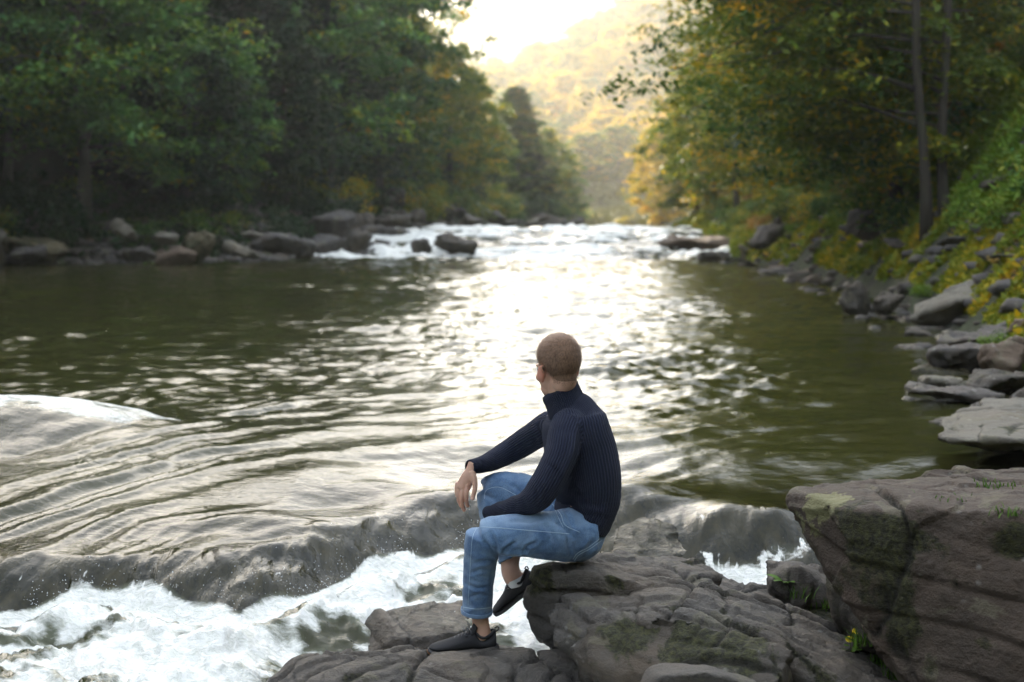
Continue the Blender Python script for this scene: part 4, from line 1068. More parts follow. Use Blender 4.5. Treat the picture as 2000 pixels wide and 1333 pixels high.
rubble('rubble', 'small broken stones on the left bank', 1300, -1, 41, 60, -1.1, 5, .12, .38, 'rock_bank', 42)

# weeds and dandelions -------------------------------------------------
BV = {}
def drop(px, py, d0=5.0):
    """where the photo ray meets the rocks already built"""
    dg = bpy.context.evaluated_depsgraph_get()
    o = Vector((0, 0, CAMZ)); v = (at(px, py, 5) - o).normalized()
    hit = SC.ray_cast(dg, o, v)
    return (hit[1] if hit[0] else at(px, py, d0))
def blades(name, n, r, h, seed, w=.004, droop=.6):
    rng = np.random.default_rng(seed); Vs, Fs = [], []; k = 0
    for i in range(n):
        az = rng.uniform(0, 6.28); L = h * rng.uniform(.55, 1.15); p = rng.normal(size=2) * r * .35
        out = rng.uniform(.15, droop); d = np.array([math.cos(az), math.sin(az)]); s = np.array([-d[1], d[0]]) * w
        u = np.linspace(0, 1, 5); c = np.stack([p[0] + d[0] * out * L * u ** 1.6, p[1] + d[1] * out * L * u ** 1.6, L * u * (1 - .35 * out * u)], 1)
        ww = (1 - u ** 2) + .05
        Vv = np.concatenate([c + np.c_[s[0] * ww, s[1] * ww, 0 * ww], c - np.c_[s[0] * ww, s[1] * ww, 0 * ww]])
        Fs.append(np.array([(j, j + 1, j + 6, j + 5) for j in range(4)]) + k); Vs.append(Vv); k += 10
    me = mesh_np(name, np.vstack(Vs), np.vstack(Fs)); fattr(me, 'tint', np.repeat(rng.uniform(.1, .9, n), 10)); return me
def rosette(seed, n=9, L=.07):
    rng = np.random.default_rng(seed); Vs, Fs = [], []; k = 0
    for i in range(n):
        az = i * 2.4 + rng.normal(0, .2); l = L * rng.uniform(.6, 1.1); d = np.array([math.cos(az), math.sin(az), 0]); s = np.array([-d[1], d[0], 0])
        u = np.linspace(0, 1, 6); c = d * (l * u)[:, None] + np.array([0, 0, 1]) * (l * (.75 * u - .45 * u * u))[:, None]
        ww = l * .2 * np.array([.25, .7, 1.1, .95, .7, .05]) 
        Vs.append(np.concatenate([c + s * ww[:, None], c - s * ww[:, None]])); Fs.append(np.array([(j, j + 1, j + 7, j + 6) for j in range(5)]) + k); k += 12
    me = mesh_np('leaf', np.vstack(Vs), np.vstack(Fs)); fattr(me, 'tint', np.full(k, .55)); return me
t = NT('petal'); M['petal'] = t.done(t.bsdf(Base_Color=(.85, .62, .02), Roughness=.6))
M['weed'] = leaf_mat('weed', [(0, (.04, .10, .012)), (1, (.12, .22, .03))], obj_var=.1)
def petals(seed):
    rng = np.random.default_rng(seed); Vs, Fs = [], []; k = 0
    for ring, n, l, up in ((0, 18, .015, .12), (1, 14, .011, .5), (2, 9, .007, 1.1)):
        for i in range(n):
            az = i * 6.283 / n + ring * .2; d = np.array([math.cos(az), math.sin(az), up]); d /= np.linalg.norm(d); s = np.array([-math.sin(az), math.cos(az), 0]) * .0017
            c = d * l; Vs.append(np.array([d * .001 - s, d * .001 + s, c + s, c - s])); Fs.append(np.arange(4)[None] + k); k += 4
    return mesh_np('flower', np.vstack(Vs), np.vstack(Fs))
for j, (px, py, lb) in enumerate([(1668, 1252, 'upper of the two yellow dandelions in grass beside the ribbed slab'), (1655, 1268, 'lower of the two yellow dandelions in grass beside the ribbed slab')]):
    p = drop(px + 8, py + 6)
    th = thing('dandelion', lb, 'flower', p, group='dandelions by the ribbed slab')
    obj('stem', mesh_np('stem', *tube_np(np.array([[0, 0, -.01], [-.004, 0, .024], [-.008, -.005, .046]]), .0014, 6)), M['weed'], th)
    fl = obj('flower', petals(j), M['petal'], th); fl.location = (-.008, -.005, .046); fl.rotation_euler = (.5, -.2, 0)
    obj('leaf', rosette(50 + j, 7, .05), M['weed'], th)
for j, (px, py, n, h, lb) in enumerate([(1690, 1256, 60, .065, 'tuft of green grass round the upper dandelion'), (1725, 1296, 80, .075, 'tuft of green grass round the lower dandelion'), (1745, 1325, 45, .05, 'short tuft of grass at the foot of the boulder near the bottom edge'),
                                         (1972, 1003, 40, .035, 'short grass tuft on the front rim of the massive boulder near the right edge'), (1945, 948, 55, .025, 'low line of grass on the back of the massive boulder'), (1850, 972, 30, .015, 'tiny grass seam in a crack on the massive boulder top'),
                                         (1560, 1165, 40, .06, 'thin weeds growing in the gap left of the massive boulder'), (1600, 1185, 40, .05, 'thin weeds between the broken block and the long slab')]):
    p = drop(px, py)
    tag(obj('grass_tuft', blades('grass_tuft', n, .07 if j not in (4, 5) else .12, h, 600 + j, .0022, .9), M['weed'], loc=p - Vector((0, 0, .005))), lb, 'grass tuft')
p = drop(1534, 1140)
tag(obj('weed', rosette(70, 16, .075), M['weed'], loc=p), 'leafy bright green weed on the brown block', 'weed')
for j, (px, py, d) in enumerate([(1955, 660, 13.2), (1955, 590, 17), (1800, 560, 19)]):
    x, y = X(px, d), d
    tree('bush%d' % j, 'grass', x, y, ['bright green plant among the slabs midway up the right shore', 'leafy green plant above the lichen-spotted rock', 'small green plant by the low dark rock on the right shore'][j], name='shrub', cat='shrub', scale=.22, z=at(px, py, d).z)
# ------------------------------------------------------------------ air
t = bpy.data.materials.new('haze'); t.use_nodes = True; nt = t.node_tree; nt.nodes.clear()
pv = nt.nodes.new('ShaderNodeVolumePrincipled'); mo = nt.nodes.new('ShaderNodeOutputMaterial')
pv.inputs['Color'].default_value = (.97, .95, .90, 1); pv.inputs['Density'].default_value = HAZE_D; pv.inputs['Anisotropy'].default_value = .62
nt.links.new(pv.outputs[0], mo.inputs['Volume'])
bm = bmesh.new(); bmesh.ops.create_cube(bm, size=1)
for v in bm.verts: v.co = Vector((v.co.x * 1900, 720 + v.co.y * 1600, 95 + v.co.z * 230))
me = bpy.data.meshes.new('haze'); bm.to_mesh(me); bm.free()
HZ = tag(obj('haze', me, t), 'pale sunlit valley haze', 'haze', kind='stuff')
# ------------------------------------------------------------------ the seated man
def ltube(rows, n=26, seg=28, shear=0.0, ex=2.0, cap=True):
    """rows (px, py, depth, half width px, half depth m): an elliptic limb through photo points"""
    Rw = catmull(np.array([r if len(r) == 5 else (*r, r[3] * r[2] / FPX) for r in rows], float), n)
    C = np.array([tuple(at(r[0], r[1], r[2])) for r in Rw]); W = Rw[:, 3] * Rw[:, 2] / FPX; D = Rw[:, 4]
    T = np.gradient(C, axis=0); T /= np.linalg.norm(T, axis=1)[:, None]
    vd = C - np.array([0, 0, CAMZ]); vd /= np.linalg.norm(vd, axis=1)[:, None]
    A_ = np.cross(T, vd); A_ /= np.linalg.norm(A_, axis=1)[:, None]
    B_ = np.cross(T, A_)
    B_ = np.where((B_[:, 1] < 0)[:, None], -B_, B_)
    B_ = B_ + np.array([-shear, 0, 0]); 
    th = np.linspace(0, 2 * math.pi, seg, endpoint=False)
    cs = np.sign(np.cos(th)) * np.abs(np.cos(th)) ** (2 / ex); sn = np.sign(np.sin(th)) * np.abs(np.sin(th)) ** (2 / ex)
    V = (C[:, None] + cs[None, :, None] * (A_ * W[:, None])[:, None] + sn[None, :, None] * (B_ * D[:, None])[:, None]).reshape(-1, 3)
    F = [(i * seg + j, i * seg + (j + 1) % seg, (i + 1) * seg + (j + 1) % seg, (i + 1) * seg + j) for i in range(n - 1) for j in range(seg)]
    if cap:
        c0 = len(V); V = np.vstack([V, C[:1] - T[:1] * W[0] * .3, C[-1:] + T[-1:] * W[-1] * .3])
        for j in range(0, seg, 2):
            F.append((c0, (j + 2) % seg, (j + 1) % seg, j))
            F.append((c0 + 1, (n - 1) * seg + j, (n - 1) * seg + (j + 1) % seg, (n - 1) * seg + (j + 2) % seg))
    return V, np.array(F), C, W, D, A_, B_
def ellipsoid(c, r, rotm=None, seg=24, rings=14):
    th = np.linspace(0, 2 * math.pi, seg, endpoint=False); ph = np.linspace(.02, math.pi - .02, rings)
    V = np.stack([np.outer(np.sin(ph), np.cos(th)), np.outer(np.sin(ph), np.sin(th)), np.outer(np.cos(ph), np.ones(seg))], -1).reshape(-1, 3) * np.array(r)
    if rotm is not None: V = V @ np.array(rotm).T
    V = V + np.array(c)
    F = [(i * seg + j, (i + 1) * seg + j, (i + 1) * seg + (j + 1) % seg, i * seg + (j + 1) % seg) for i in range(rings - 1) for j in range(seg)]
    c0 = len(V); V = np.vstack([V, V[:seg].mean(0)[None], V[(rings - 1) * seg:rings * seg].mean(0)[None]])
    for j in range(0, seg, 2):
        F.append((c0, j, (j + 1) % seg, (j + 2) % seg)); b = (rings - 1) * seg
        F.append((c0 + 1, b + (j + 2) % seg, b + (j + 1) % seg, b + j))
    return V, np.array(F)
def fixed(VFs):
    V, F = join_np([(v[0], v[1]) for v in VFs]); me = mesh_np('shell', V, F)
    bm = bmesh.new(); bm.from_mesh(me); bmesh.ops.recalc_face_normals(bm, faces=bm.faces); bm.to_mesh(me); bm.free()
    return me
def seg_dist(Q, a, b):
    ab = b - a; tt = np.clip(((Q - a) @ ab) / (ab @ ab), 0, 1)
    return np.linalg.norm(Q - (a + tt[:, None] * ab), axis=1), tt
def press_folds(V, N, folds, px_w=None):
    """folds (amp m, width px, [(px,py),...]) pressed into camera-facing cloth"""
    Q = to_px(V); vd = V - np.array([0, 0, CAMZ]); vd /= np.linalg.norm(vd, axis=1)[:, None]
    face = np.clip(-(N * vd).sum(1) * 2, 0, 1); out = V.copy()
    for amp, wd, line, in folds:
        d = np.full(len(V), 1e9); tq = np.zeros(len(V)); L = np.array(line, float)
        for i in range(len(L) - 1):
            dd, t_ = seg_dist(Q, L[i], L[i + 1]); m = dd < d; d[m] = dd[m]; tq[m] = (i + t_[m]) / (len(L) - 1)
        g = np.exp(-(d / wd) ** 2) - .55 * np.exp(-((d - 1.9 * wd) / (1.1 * wd)) ** 2)
        out += N * (amp * g * np.sin(np.clip(tq, .04, .96) * math.pi) ** .6 * face)[:, None]
    return out

TORSO = [(1105, 784, 5.42, 32, .060), (1115, 799, 5.42, 45, .10), (1120, 815, 5.42, 57, .155), (1124, 838, 5.41, 63, .185), (1131, 870, 5.41, 67, .185), (1140, 915, 5.40, 69, .175), (1146, 955, 5.40, 65, .165), (1146, 985, 5.40, 60, .16), (1138, 1008, 5.40, 58, .16), (1131, 1022, 5.40, 56, .16)]
ARM_L = [(1112, 824, 5.30, 33), (1104, 850, 5.25, 34), (1095, 890, 5.20, 33.5), (1076, 930, 5.18, 33), (1053, 966, 5.19, 31), (1028, 984, 5.24, 25), (1003, 990, 5.30, 20.5), (978, 996, 5.37, 16.5), (955, 1002, 5.43, 13)]
ARM_R = [(1078, 826, 5.56, 27), (1058, 842, 5.61, 29), (1030, 860, 5.68, 27), (1000, 879, 5.71, 25), (968, 897, 5.67, 21.5), (942, 908, 5.61, 17), (921, 912, 5.565, 14)]
THIGH_L = [(1142, 1042, 5.32, 54, .10), (1100, 1046, 5.27, 52, .095), (1060, 1046, 5.24, 48, .09), (1010, 1046, 5.22, 42, .085), (968, 1046, 5.22, 39, .078), (945, 1050, 5.22, 36, .072)]
SHIN_L = [(946, 1044, 5.22, 38, .075), (940, 1075, 5.23, 35.5, .070), (937, 1110, 5.25, 33, .066), (934, 1150, 5.27, 31, .064), (931, 1195, 5.28, 30, .062)]
THIGH_R = [(1120, 1025, 5.50, 52, .10), (1060, 985, 5.58, 46, .09), (1010, 963, 5.62, 40, .08), (972, 958, 5.64, 36, .075), (960, 966, 5.64, 32, .07)]
SHIN_R = [(962, 962, 5.64, 33, .068), (968, 1005, 5.60, 33, .066), (980, 1048, 5.56, 29, .06), (993, 1078, 5.53, 25, .055), (998, 1091, 5.52, 24.5, .052)]

# cloth materials
t = NT('rib_knit'); rib = t.attr('rib')
s1 = t.math('SINE', t.math('MULTIPLY', rib, 6.28318))
s1 = t.math('ADD', t.math('MULTIPLY', s1, .5), .5)
fz = t.noise(t.coord('Object'), 260, 3, .6)
vr = t.noise(t.coord('Object'), 9, 3, .6)
col = t.mix(s1, (.011, .014, .028), (.038, .045, .078)); col = t.mix(t.math('MULTIPLY', fz, .3), col, (.036, .040, .058)); col = t.mix(t.math('MULTIPLY', vr, .3), col, (.018, .02, .034))
b = t.bsdf(Base_Color=col, Roughness=.9, Normal=t.bump(t.math('ADD', s1, t.math('MULTIPLY', fz, .5)), 1.0, .0036))
b.inputs['Sheen Weight'].default_value = .03; b.inputs['Sheen Roughness'].default_value = .5; b.inputs['Specular IOR Level'].default_value = .1
M['knit'] = t.done(b)
t = NT('denim'); g = t.coord('Object')
n1 = t.noise(g, 7, 5, .6); n2 = t.noise(t.coord('Object', (1, 1, .35)), 420, 2, .6); n3 = t.noise(g, 45, 4, .65)
col = t.mix(t.ramp(n1, [(.40, 0.0), (.62, 1.0)]), (.050, .110, .225), (.135, .245, .41))
col = t.mix(t.math('MULTIPLY', t.ramp(n3, [(.4, 0.0), (.7, 1.0)]), .35), col, (.23, .36, .52))
col = t.mix(t.math('MULTIPLY', t.ramp(n2, [(.42, 0.0), (.62, 1.0)]), .5), col, (.03, .065, .13))
wr = t.attr('worn'); col = t.mix(t.math('MULTIPLY', wr, .6), col, (.28, .39, .52))
b = t.bsdf(Base_Color=col, Roughness=.85, Normal=t.bump(t.math('ADD', n2, t.math('MULTIPLY', n3, .6)), .6, .0025)); b.inputs['Sheen Weight'].default_value = .15
M['denim'] = t.done(b)
t = NT('thread'); M['thread'] = t.done(t.bsdf(Base_Color=(.42, .54, .66), Roughness=.8))
t = NT('skin'); g = t.coord('Object'); n1 = t.noise(g, 24, 4, .6)
col = t.mix(n1, (.50, .27, .185), (.72, .46, .34)); col = t.mix(t.math('MULTIPLY', t.attr('rosy'), .6), col, (.62, .17, .11))
b = t.bsdf(Base_Color=col, Roughness=.5, Normal=t.bump(t.noise(g, 300, 3), .25, .001)); b.inputs['Subsurface Weight'].default_value = .12; b.inputs['Subsurface Radius'].default_value = (.01, .004, .002)
M['skin'] = t.done(b)
t = NT('hair'); hv = t.attr('tint'); col = t.mix(hv, (.07, .036, .020), (.40, .235, .14))
b = t.bsdf(Base_Color=col, Roughness=.5); b.inputs['Specular IOR Level'].default_value = .4
M['hair'] = t.done(b)
t = NT('shoe_mesh'); g = t.coord('Object'); n2 = t.noise(g, 500, 2)
M['shoe'] = t.done(t.bsdf(Base_Color=t.mix(n2, (.008, .008, .010), (.028, .028, .032)), Roughness=.85, Normal=t.bump(n2, .5, .0015)))
t = NT('shoe_overlay'); M['overlay'] = t.done(t.bsdf(Base_Color=(.065, .066, .073), Roughness=.5))
t = NT('shoe_sole'); n2 = t.noise(t.coord('Object'), 60, 3); M['sole'] = t.done(t.bsdf(Base_Color=t.mix(n2, (.02, .02, .022), (.045, .045, .047)), Roughness=.7))
t = NT('gum_rubber'); M['gum'] = t.done(t.bsdf(Base_Color=(.18, .08, .03), Roughness=.6))
t = NT('white_sock'); M['sock'] = t.done(t.bsdf(Base_Color=(.75, .75, .75), Roughness=.9))
t = NT('eye_white'); M['eye'] = t.done(t.bsdf(Base_Color=(.7, .68, .65), Roughness=.2))

# body: one skin from scalp to soles
def slim(rows, k, kd=None): return [(r[0], r[1], r[2], r[3] * k, (r[4] if len(r) == 5 else r[3] * r[2] / FPX) * (kd or k)) for r in rows]
hc = np.array(at(1090, 716, 5.42)); hf = np.array([-.53, .85, -.05]); hf /= np.linalg.norm(hf)
hu = np.array([-.05, .04, 1.0]); hu -= hf * (hu @ hf); hu /= np.linalg.norm(hu); hr = np.cross(hf, hu)
HM = np.stack([hr, hf, hu], 1)
def head_el(c, r, rm=None):
    V, F = ellipsoid(c, r, rm); return V @ HM.T + hc, F
def rotz(a): return Matrix.Rotation(a, 3, 'Z')
def rotx(a): return Matrix.Rotation(a, 3, 'X')
shells = [ltube(slim(TORSO, .82), 24), ltube(slim(ARM_L, .72), 24), ltube(slim(ARM_R, .72), 24), ltube(slim(THIGH_L, .82), 18), ltube(slim(SHIN_L, .68), 18), ltube(slim(THIGH_R, .82), 18), ltube(slim(SHIN_R, .72), 18),
          (ellipsoid(tuple(at(1130, 1042, 5.40)), (.088, .15, .085))),
          ltube([(1092, 728, 5.42, 27, .052), (1095, 750, 5.42, 27.5, .056), (1101, 775, 5.42, 28, .056), (1108, 797, 5.42, 27, .052)], 12),
          ltube([(934, 1170, 5.28, 20), (937, 1200, 5.28, 17.5), (939, 1220, 5.28, 17), (941, 1240, 5.28, 19), (938, 1255, 5.28, 20)], 14),
          ltube([(945, 1250, 5.28, 17), (920, 1258, 5.28, 14), (880, 1264, 5.28, 11)], 10),
          ltube([(1000, 1075, 5.53, 20), (996, 1100, 5.52, 18.5), (998, 1118, 5.51, 19), (1005, 1132, 5.51, 20)], 14),
          ltube([(1016, 1130, 5.50, 15), (1010, 1145, 5.51, 12), (1004, 1152, 5.52, 9)], 10)]
body_me = remeshed(fixed(shells), .005, 5, .5)
heads = [head_el((0, -.010, .036), (.0745, .096, .086)), head_el((0, .030, -.030), (.060, .068, .085)), head_el((0, .040, -.085), (.048, .048, .036)),
         head_el((0, .088, -.030), (.013, .022, .030)), head_el((0, .100, -.046), (.016, .017, .012)), head_el((0, .086, -.078), (.024, .014, .009)), head_el((0, .076, .004), (.052, .020, .012)), head_el((0, .074, -.106), (.022, .018, .016)),
         head_el((0, -.032, -.050), (.052, .052, .055))]
for s_ in (-1, 1):
    heads.append(head_el((s_ * .0785, -.002, -.022), (.0085, .019, .033), rotx(.15) @ rotz(s_ * -.5)))
    heads.append(head_el((s_ * .0825, -.011, -.018), (.006, .011, .029), rotx(.15) @ rotz(s_ * -.6)))
    heads.append(head_el((s_ * .0725, .004, -.046), (.008, .010, .012)))
    heads.append(head_el((s_ * .040, .060, -.040), (.022, .020, .020)))
head_me = remeshed(fixed(heads), .0028, 4, .5)
def finger(p, r):  # joints (px, py, d), radii px
    return ltube([(*q, rr_) for q, rr_ in zip(p, r)], 14, 12)
hand = [ltube([(925, 905, 5.565, 10.5, .022), (920, 920, 5.56, 11, .019), (913, 935, 5.555, 14, .016), (906, 950, 5.552, 14.5, .0145), (903, 957, 5.55, 12, .012)], 16, 20),
        ltube([(921, 922, 5.55, 7.5), (926, 938, 5.54, 6.6), (928, 950, 5.535, 5.0), (926, 963, 5.533, 4.6), (922.5, 976, 5.535, 3.9)], 16, 14),
        finger([(912, 948, 5.548), (911, 964, 5.538), (911, 978, 5.545), (914, 990, 5.56)], [5.4, 4.7, 4.3, 3.6]),
        finger([(905, 951, 5.552), (902, 968, 5.542), (902, 984, 5.548), (907, 998, 5.565)], [5.5, 4.8, 4.4, 3.7]),
        finger([(898.5, 949, 5.558), (895.5, 964, 5.552), (896, 978, 5.56), (901, 990, 5.578)], [5.2, 4.6, 4.1, 3.5]),
        finger([(894, 943, 5.566), (891.8, 956, 5.566), (893, 968, 5.574), (898, 978, 5.59)], [4.7, 4.1, 3.7, 3.1])]
for q in ((912, 949, 5.544), (905, 951.5, 5.546), (898.5, 949, 5.550)): hand.append(ellipsoid(tuple(at(*q)), (.010, .009, .010)))
hand2 = [ltube([(966, 1000, 5.42, 11, .02), (960, 1014, 5.45, 11, .018), (954, 1030, 5.47, 13, .016), (950, 1042, 5.47, 12, .014)], 14, 18)]
for k_, (dx, dd) in enumerate([(8, -.03), (3, -.012), (-2, .006), (-7, .022)]):
    hand2.append(finger([(952 + dx * .8, 1036, 5.47 + dd), (948 + dx, 1050, 5.47 + dd), (946 + dx, 1062, 5.475 + dd), (948 + dx, 1072, 5.485 + dd)], [5.2, 4.6, 4.2, 3.5]))
hand2.append(finger([(958, 1014, 5.42), (950, 1026, 5.41), (946, 1036, 5.42)], [6, 5, 4]))
hand_me = remeshed(fixed(hand), .0016, 3, .5); hand2_me = remeshed(fixed(hand2), .0022, 3, .5)
nails = []
bm = bmesh.new()
for m_ in (body_me, head_me, hand_me, hand2_me): bm.from_mesh(m_)
person_me = bpy.data.meshes.new('person'); bm.to_mesh(person_me); bm.free()
person_me.polygons.foreach_set('use_smooth', np.ones(len(person_me.polygons), bool))
V = verts_of(person_me); L = (V - hc) @ HM
rosy = np.exp(-((np.abs(L[:, 0]) - .082) / .012) ** 2) * (np.abs(L[:, 2] + .02) < .045) * (np.abs(L[:, 1]) < .04)
Qh = to_px(V); rosy = np.maximum(rosy, .55 * sstep(960, 995, Qh[:, 1]) * (Qh[:, 0] < 935) * (Qh[:, 1] < 1002) * (V[:, 1] > 5.5)); rosy = np.maximum(rosy, .35 * sstep(.09, .17, 0 * rosy + np.linalg.norm(V - hc, axis=1)) * (Qh[:, 1] < 800) * (Qh[:, 1] > 700))
fattr(person_me, 'rosy', rosy)
person = tag(obj('person', person_me, M['skin']), 'person in navy ribbed turtleneck and blue jeans seated on the rock, looking upstream', 'person')
for s_ in (-1, 1):
    Ve, Fe = head_el((s_ * .031, .081, -.010), (.0125, .0125, .0125)); obj('eye', mesh_np('eye', Ve, Fe), M['eye'], person)
th_ = ellipsoid(tuple(at(922.5, 974.5, 5.5275)), (.0052, .0025, .0068)); t = NT('nail'); M['nail'] = t.done(t.bsdf(Base_Color=(.72, .45, .38), Roughness=.3))
obj('fingernail', mesh_np('fingernail', *th_), M['nail'], person)

# hair: a close cropped coat of short strands over a thin cap
HVs = verts_of(head_me); HN = normals_of(head_me); HL = (HVs - hc) @ HM
def hairy(Lc):
    x, y, z = np.abs(Lc[:, 0]), Lc[:, 1], Lc[:, 2]
    line = np.interp(y, [-.11, -.07, -.045, -.024, -.012, .012, .030, .045, .070, .09], [-.068, -.064, -.055, -.034, .012, .016, .000, .040, .075, .10])
    return sstep(-.005, .007, z - line + .009 * perlin(Lc * 90, 3))
hm_ = hairy(HL)
def softer(Lc):
    x, y, z = np.abs(Lc[:, 0]), Lc[:, 1], Lc[:, 2]
    line = np.interp(y, [-.11, -.07, -.045, -.024, -.012, .012, .030, .045, .070, .09], [-.060, -.056, -.047, -.027, .016, .020, .006, .045, .08, .105])
    return sstep(-.004, .040, z - line)
hs_ = softer(HL)
bm = bmesh.new(); bm.from_mesh(head_me); bm.verts.ensure_lookup_table()
nrm_ = [v.normal.copy() for v in bm.verts]
for v, k_, n_ in zip(bm.verts, hs_, nrm_): v.co += n_ * (.0048 * float(k_) - .0004)
bmesh.ops.delete(bm, geom=[bm.verts[i] for i in np.where(hs_ < .02)[0]], context='VERTS')
cap_me = bpy.data.meshes.new('hair'); bm.to_mesh(cap_me); bm.free()
cap_me.polygons.foreach_set('use_smooth', np.ones(len(cap_me.polygons), bool))
CVv = verts_of(cap_me); fattr(cap_me, 'tint', np.clip(.35 + .5 * fbm(((CVv - hc) @ HM) * np.array([260, 90, 90]), 3, 5) + .2 * sstep(.02, .12, ((CVv - hc) @ HM)[:, 2]), 0, 1))  # tint lightens toward the top of the head: light painted into the hair
hair = obj('hair', cap_me, M['hair'], person)
rh = np.random.default_rng(4); w_ = np.where(hm_ > .15)[0]; idx = rh.choice(w_, 26000)
P0 = HVs[idx] + rh.normal(size=(len(idx), 3)) * .0013; Nn = HN[idx]; Lp = (P0 - hc) @ HM
crown = np.array([.012, -.055, .10]); flow = Lp - crown; flow /= np.linalg.norm(flow, axis=1)[:, None] + 1e-6; flow = flow @ HM.T
flow -= Nn * (flow * Nn).sum(1)[:, None]; flow /= np.linalg.norm(flow, axis=1)[:, None] + 1e-6
dirv = flow * .85 + Nn * .42 + rh.normal(size=P0.shape) * .18; Ls = rh.uniform(.007, .016, len(idx)) * np.interp(Lp[:, 2], [-.06, .0, .07], [.45, .8, 1.15]) * hm_[idx]
sd = np.cross(dirv, Nn); sd /= np.linalg.norm(sd, axis=1)[:, None] + 1e-6
base = P0 + Nn * (.0035 * hs_[idx])[:, None]
SV = np.stack([base - sd * .00035, base + sd * .00035, base + dirv * Ls[:, None]], 1).reshape(-1, 3)
sm_ = mesh_np('strands', SV, np.arange(len(SV)).reshape(-1, 3)); fattr(sm_, 'tint', np.repeat(np.clip(rh.normal(.42, .30, len(idx)) + .35 * sstep(.0, .12, Lp[:, 2]) + .25 * perlin(Lp * np.array([30, 30, 20]), 8), 0, 1), 3))  # upper strands lightened likewise, top light put into their colour
tag(obj('strands', sm_, M['hair'], hair), kind='stuff')

# jeans -----------------------------------------------------------------
jt = [ltube(THIGH_L, 24, 32), ltube(SHIN_L, 22, 32), ltube(THIGH_R, 24, 32), ltube(SHIN_R, 22, 32),
      ellipsoid(tuple(at(1128, 1044, 5.40)), (.104, .175, .100)), ltube([(1150, 985, 5.40, 46, .13), (1142, 1010, 5.40, 52, .14), (1130, 1045, 5.40, 52, .15)], 12, 32)]
jm = remeshed(fixed(jt), .0052, 5, .55)
V = verts_of(jm); N = normals_of(jm)
d = .0022 * fbm(V * np.array([16, 16, 9]), 4, 91) + .0030 * (ridged(V * np.array([9, 9, 15]), 2, 92) - 1.0)
V = V + N * d[:, None]
JF = [(-.0075, 4.5, [(975, 1088), (955, 1068), (938, 1052)]), (-.006, 4, [(975, 1090), (968, 1062), (958, 1040)]), (-.006, 4, [(973, 1090), (992, 1070), (1010, 1058)]), (-.005, 4, [(972, 1096), (950, 1095), (925, 1100)]),
      (.005, 4, [(972, 1080), (1000, 1080), (1040, 1084)]), (-.004, 4, [(918, 1120), (940, 1112), (962, 1116)]), (-.004, 3.5, [(910, 1140), (932, 1150), (955, 1146)]), (-.0035, 3.5, [(915, 1168), (935, 1160), (955, 1166)]),
      (-.006, 4.5, [(1084, 985), (1092, 1008), (1090, 1030)]), (-.006, 4, [(1096, 985), (1112, 1012), (1120, 1035)]), (-.006, 4.5, [(1075, 1012), (1095, 1025), (1120, 1050)]), (-.005, 5, [(1060, 1020), (1080, 1045), (1090, 1075)]),
      (-.005, 4, [(1118, 1092), (1110, 1070), (1108, 1045)]), (-.004, 5, [(1000, 1020), (1040, 1018), (1070, 1008)]), (-.004, 5, [(1140, 1090), (1150, 1072), (1158, 1055)]), (-.0045, 4, [(1020, 1088), (1030, 1068), (1050, 1058)]),
      (-.005, 4, [(945, 965), (965, 975), (985, 1000)]), (-.005, 4, [(955, 985), (960, 1000), (970, 1006)]), (-.004, 4, [(990, 940), (1010, 955), (1030, 975)])]
V = press_folds(V, N, [(f_[0] * 1.35, f_[1] * .9, f_[2]) for f_ in JF])
set_verts(jm, V)
Q = to_px(V); worn = np.exp(-((Q[:, 0] - 935) / 22) ** 2 - ((Q[:, 1] - 1022) / 26) ** 2) * .6 + .5 * np.exp(-((Q[:, 1] - 1018) / 16) ** 2) * (Q[:, 0] < 1090) * (Q[:, 0] > 930) + .8 * np.clip(.0 - d * 160, -.3, .5)
hem = np.exp(-((Q[:, 1] - 1190) / 5) ** 2) * (Q[:, 0] < 970); worn = np.clip(worn + .5 * hem, 0, 1); fattr(jm, 'worn', worn)
jeans = obj('jeans', jm, M['denim'], person)
bvh = BVHTree.FromPolygons([tuple(v) for v in verts_of(jm)], [tuple(p.vertices) for p in jm.polygons])
def on_surface(bv, line, n, lift=.0006):
    L = catmull(np.array(line, float), n); out = []; o = Vector((0, 0, CAMZ))
    for q in L:
        v = (at(q[0], q[1], 5) - o).normalized(); h = bv.ray_cast(o, v)
        if h[0] is not None: out.append(np.array(h[0] - v * lift))
    return np.array(out)
for line in ([(914, 1183), (917, 1130), (920, 1080), (923, 1050), (931, 1031)], [(933, 1029), (980, 1032), (1040, 1037), (1112, 1043)], [(1079, 985), (1095, 1005), (1104, 1026), (1132, 1040)], [(1082, 990), (1090, 1010), (1100, 1030)],
             [(1119, 1093), (1128, 1081), (1150, 1069), (1172, 1052)], [(1122, 1095), (1131, 1084), (1153, 1072), (1175, 1056)], [(903, 1186), (930, 1190), (959, 1187)], [(946, 975), (950, 958), (975, 952), (1005, 966), (1020, 975)], [(973, 1084), (996, 1087), (1019, 1084)]):
    P_ = on_surface(bvh, line, 50)
    if len(P_) > 4: obj('seam', mesh_np('seam', *tube_np(P_, .0011, 4)), M['thread'], jeans)
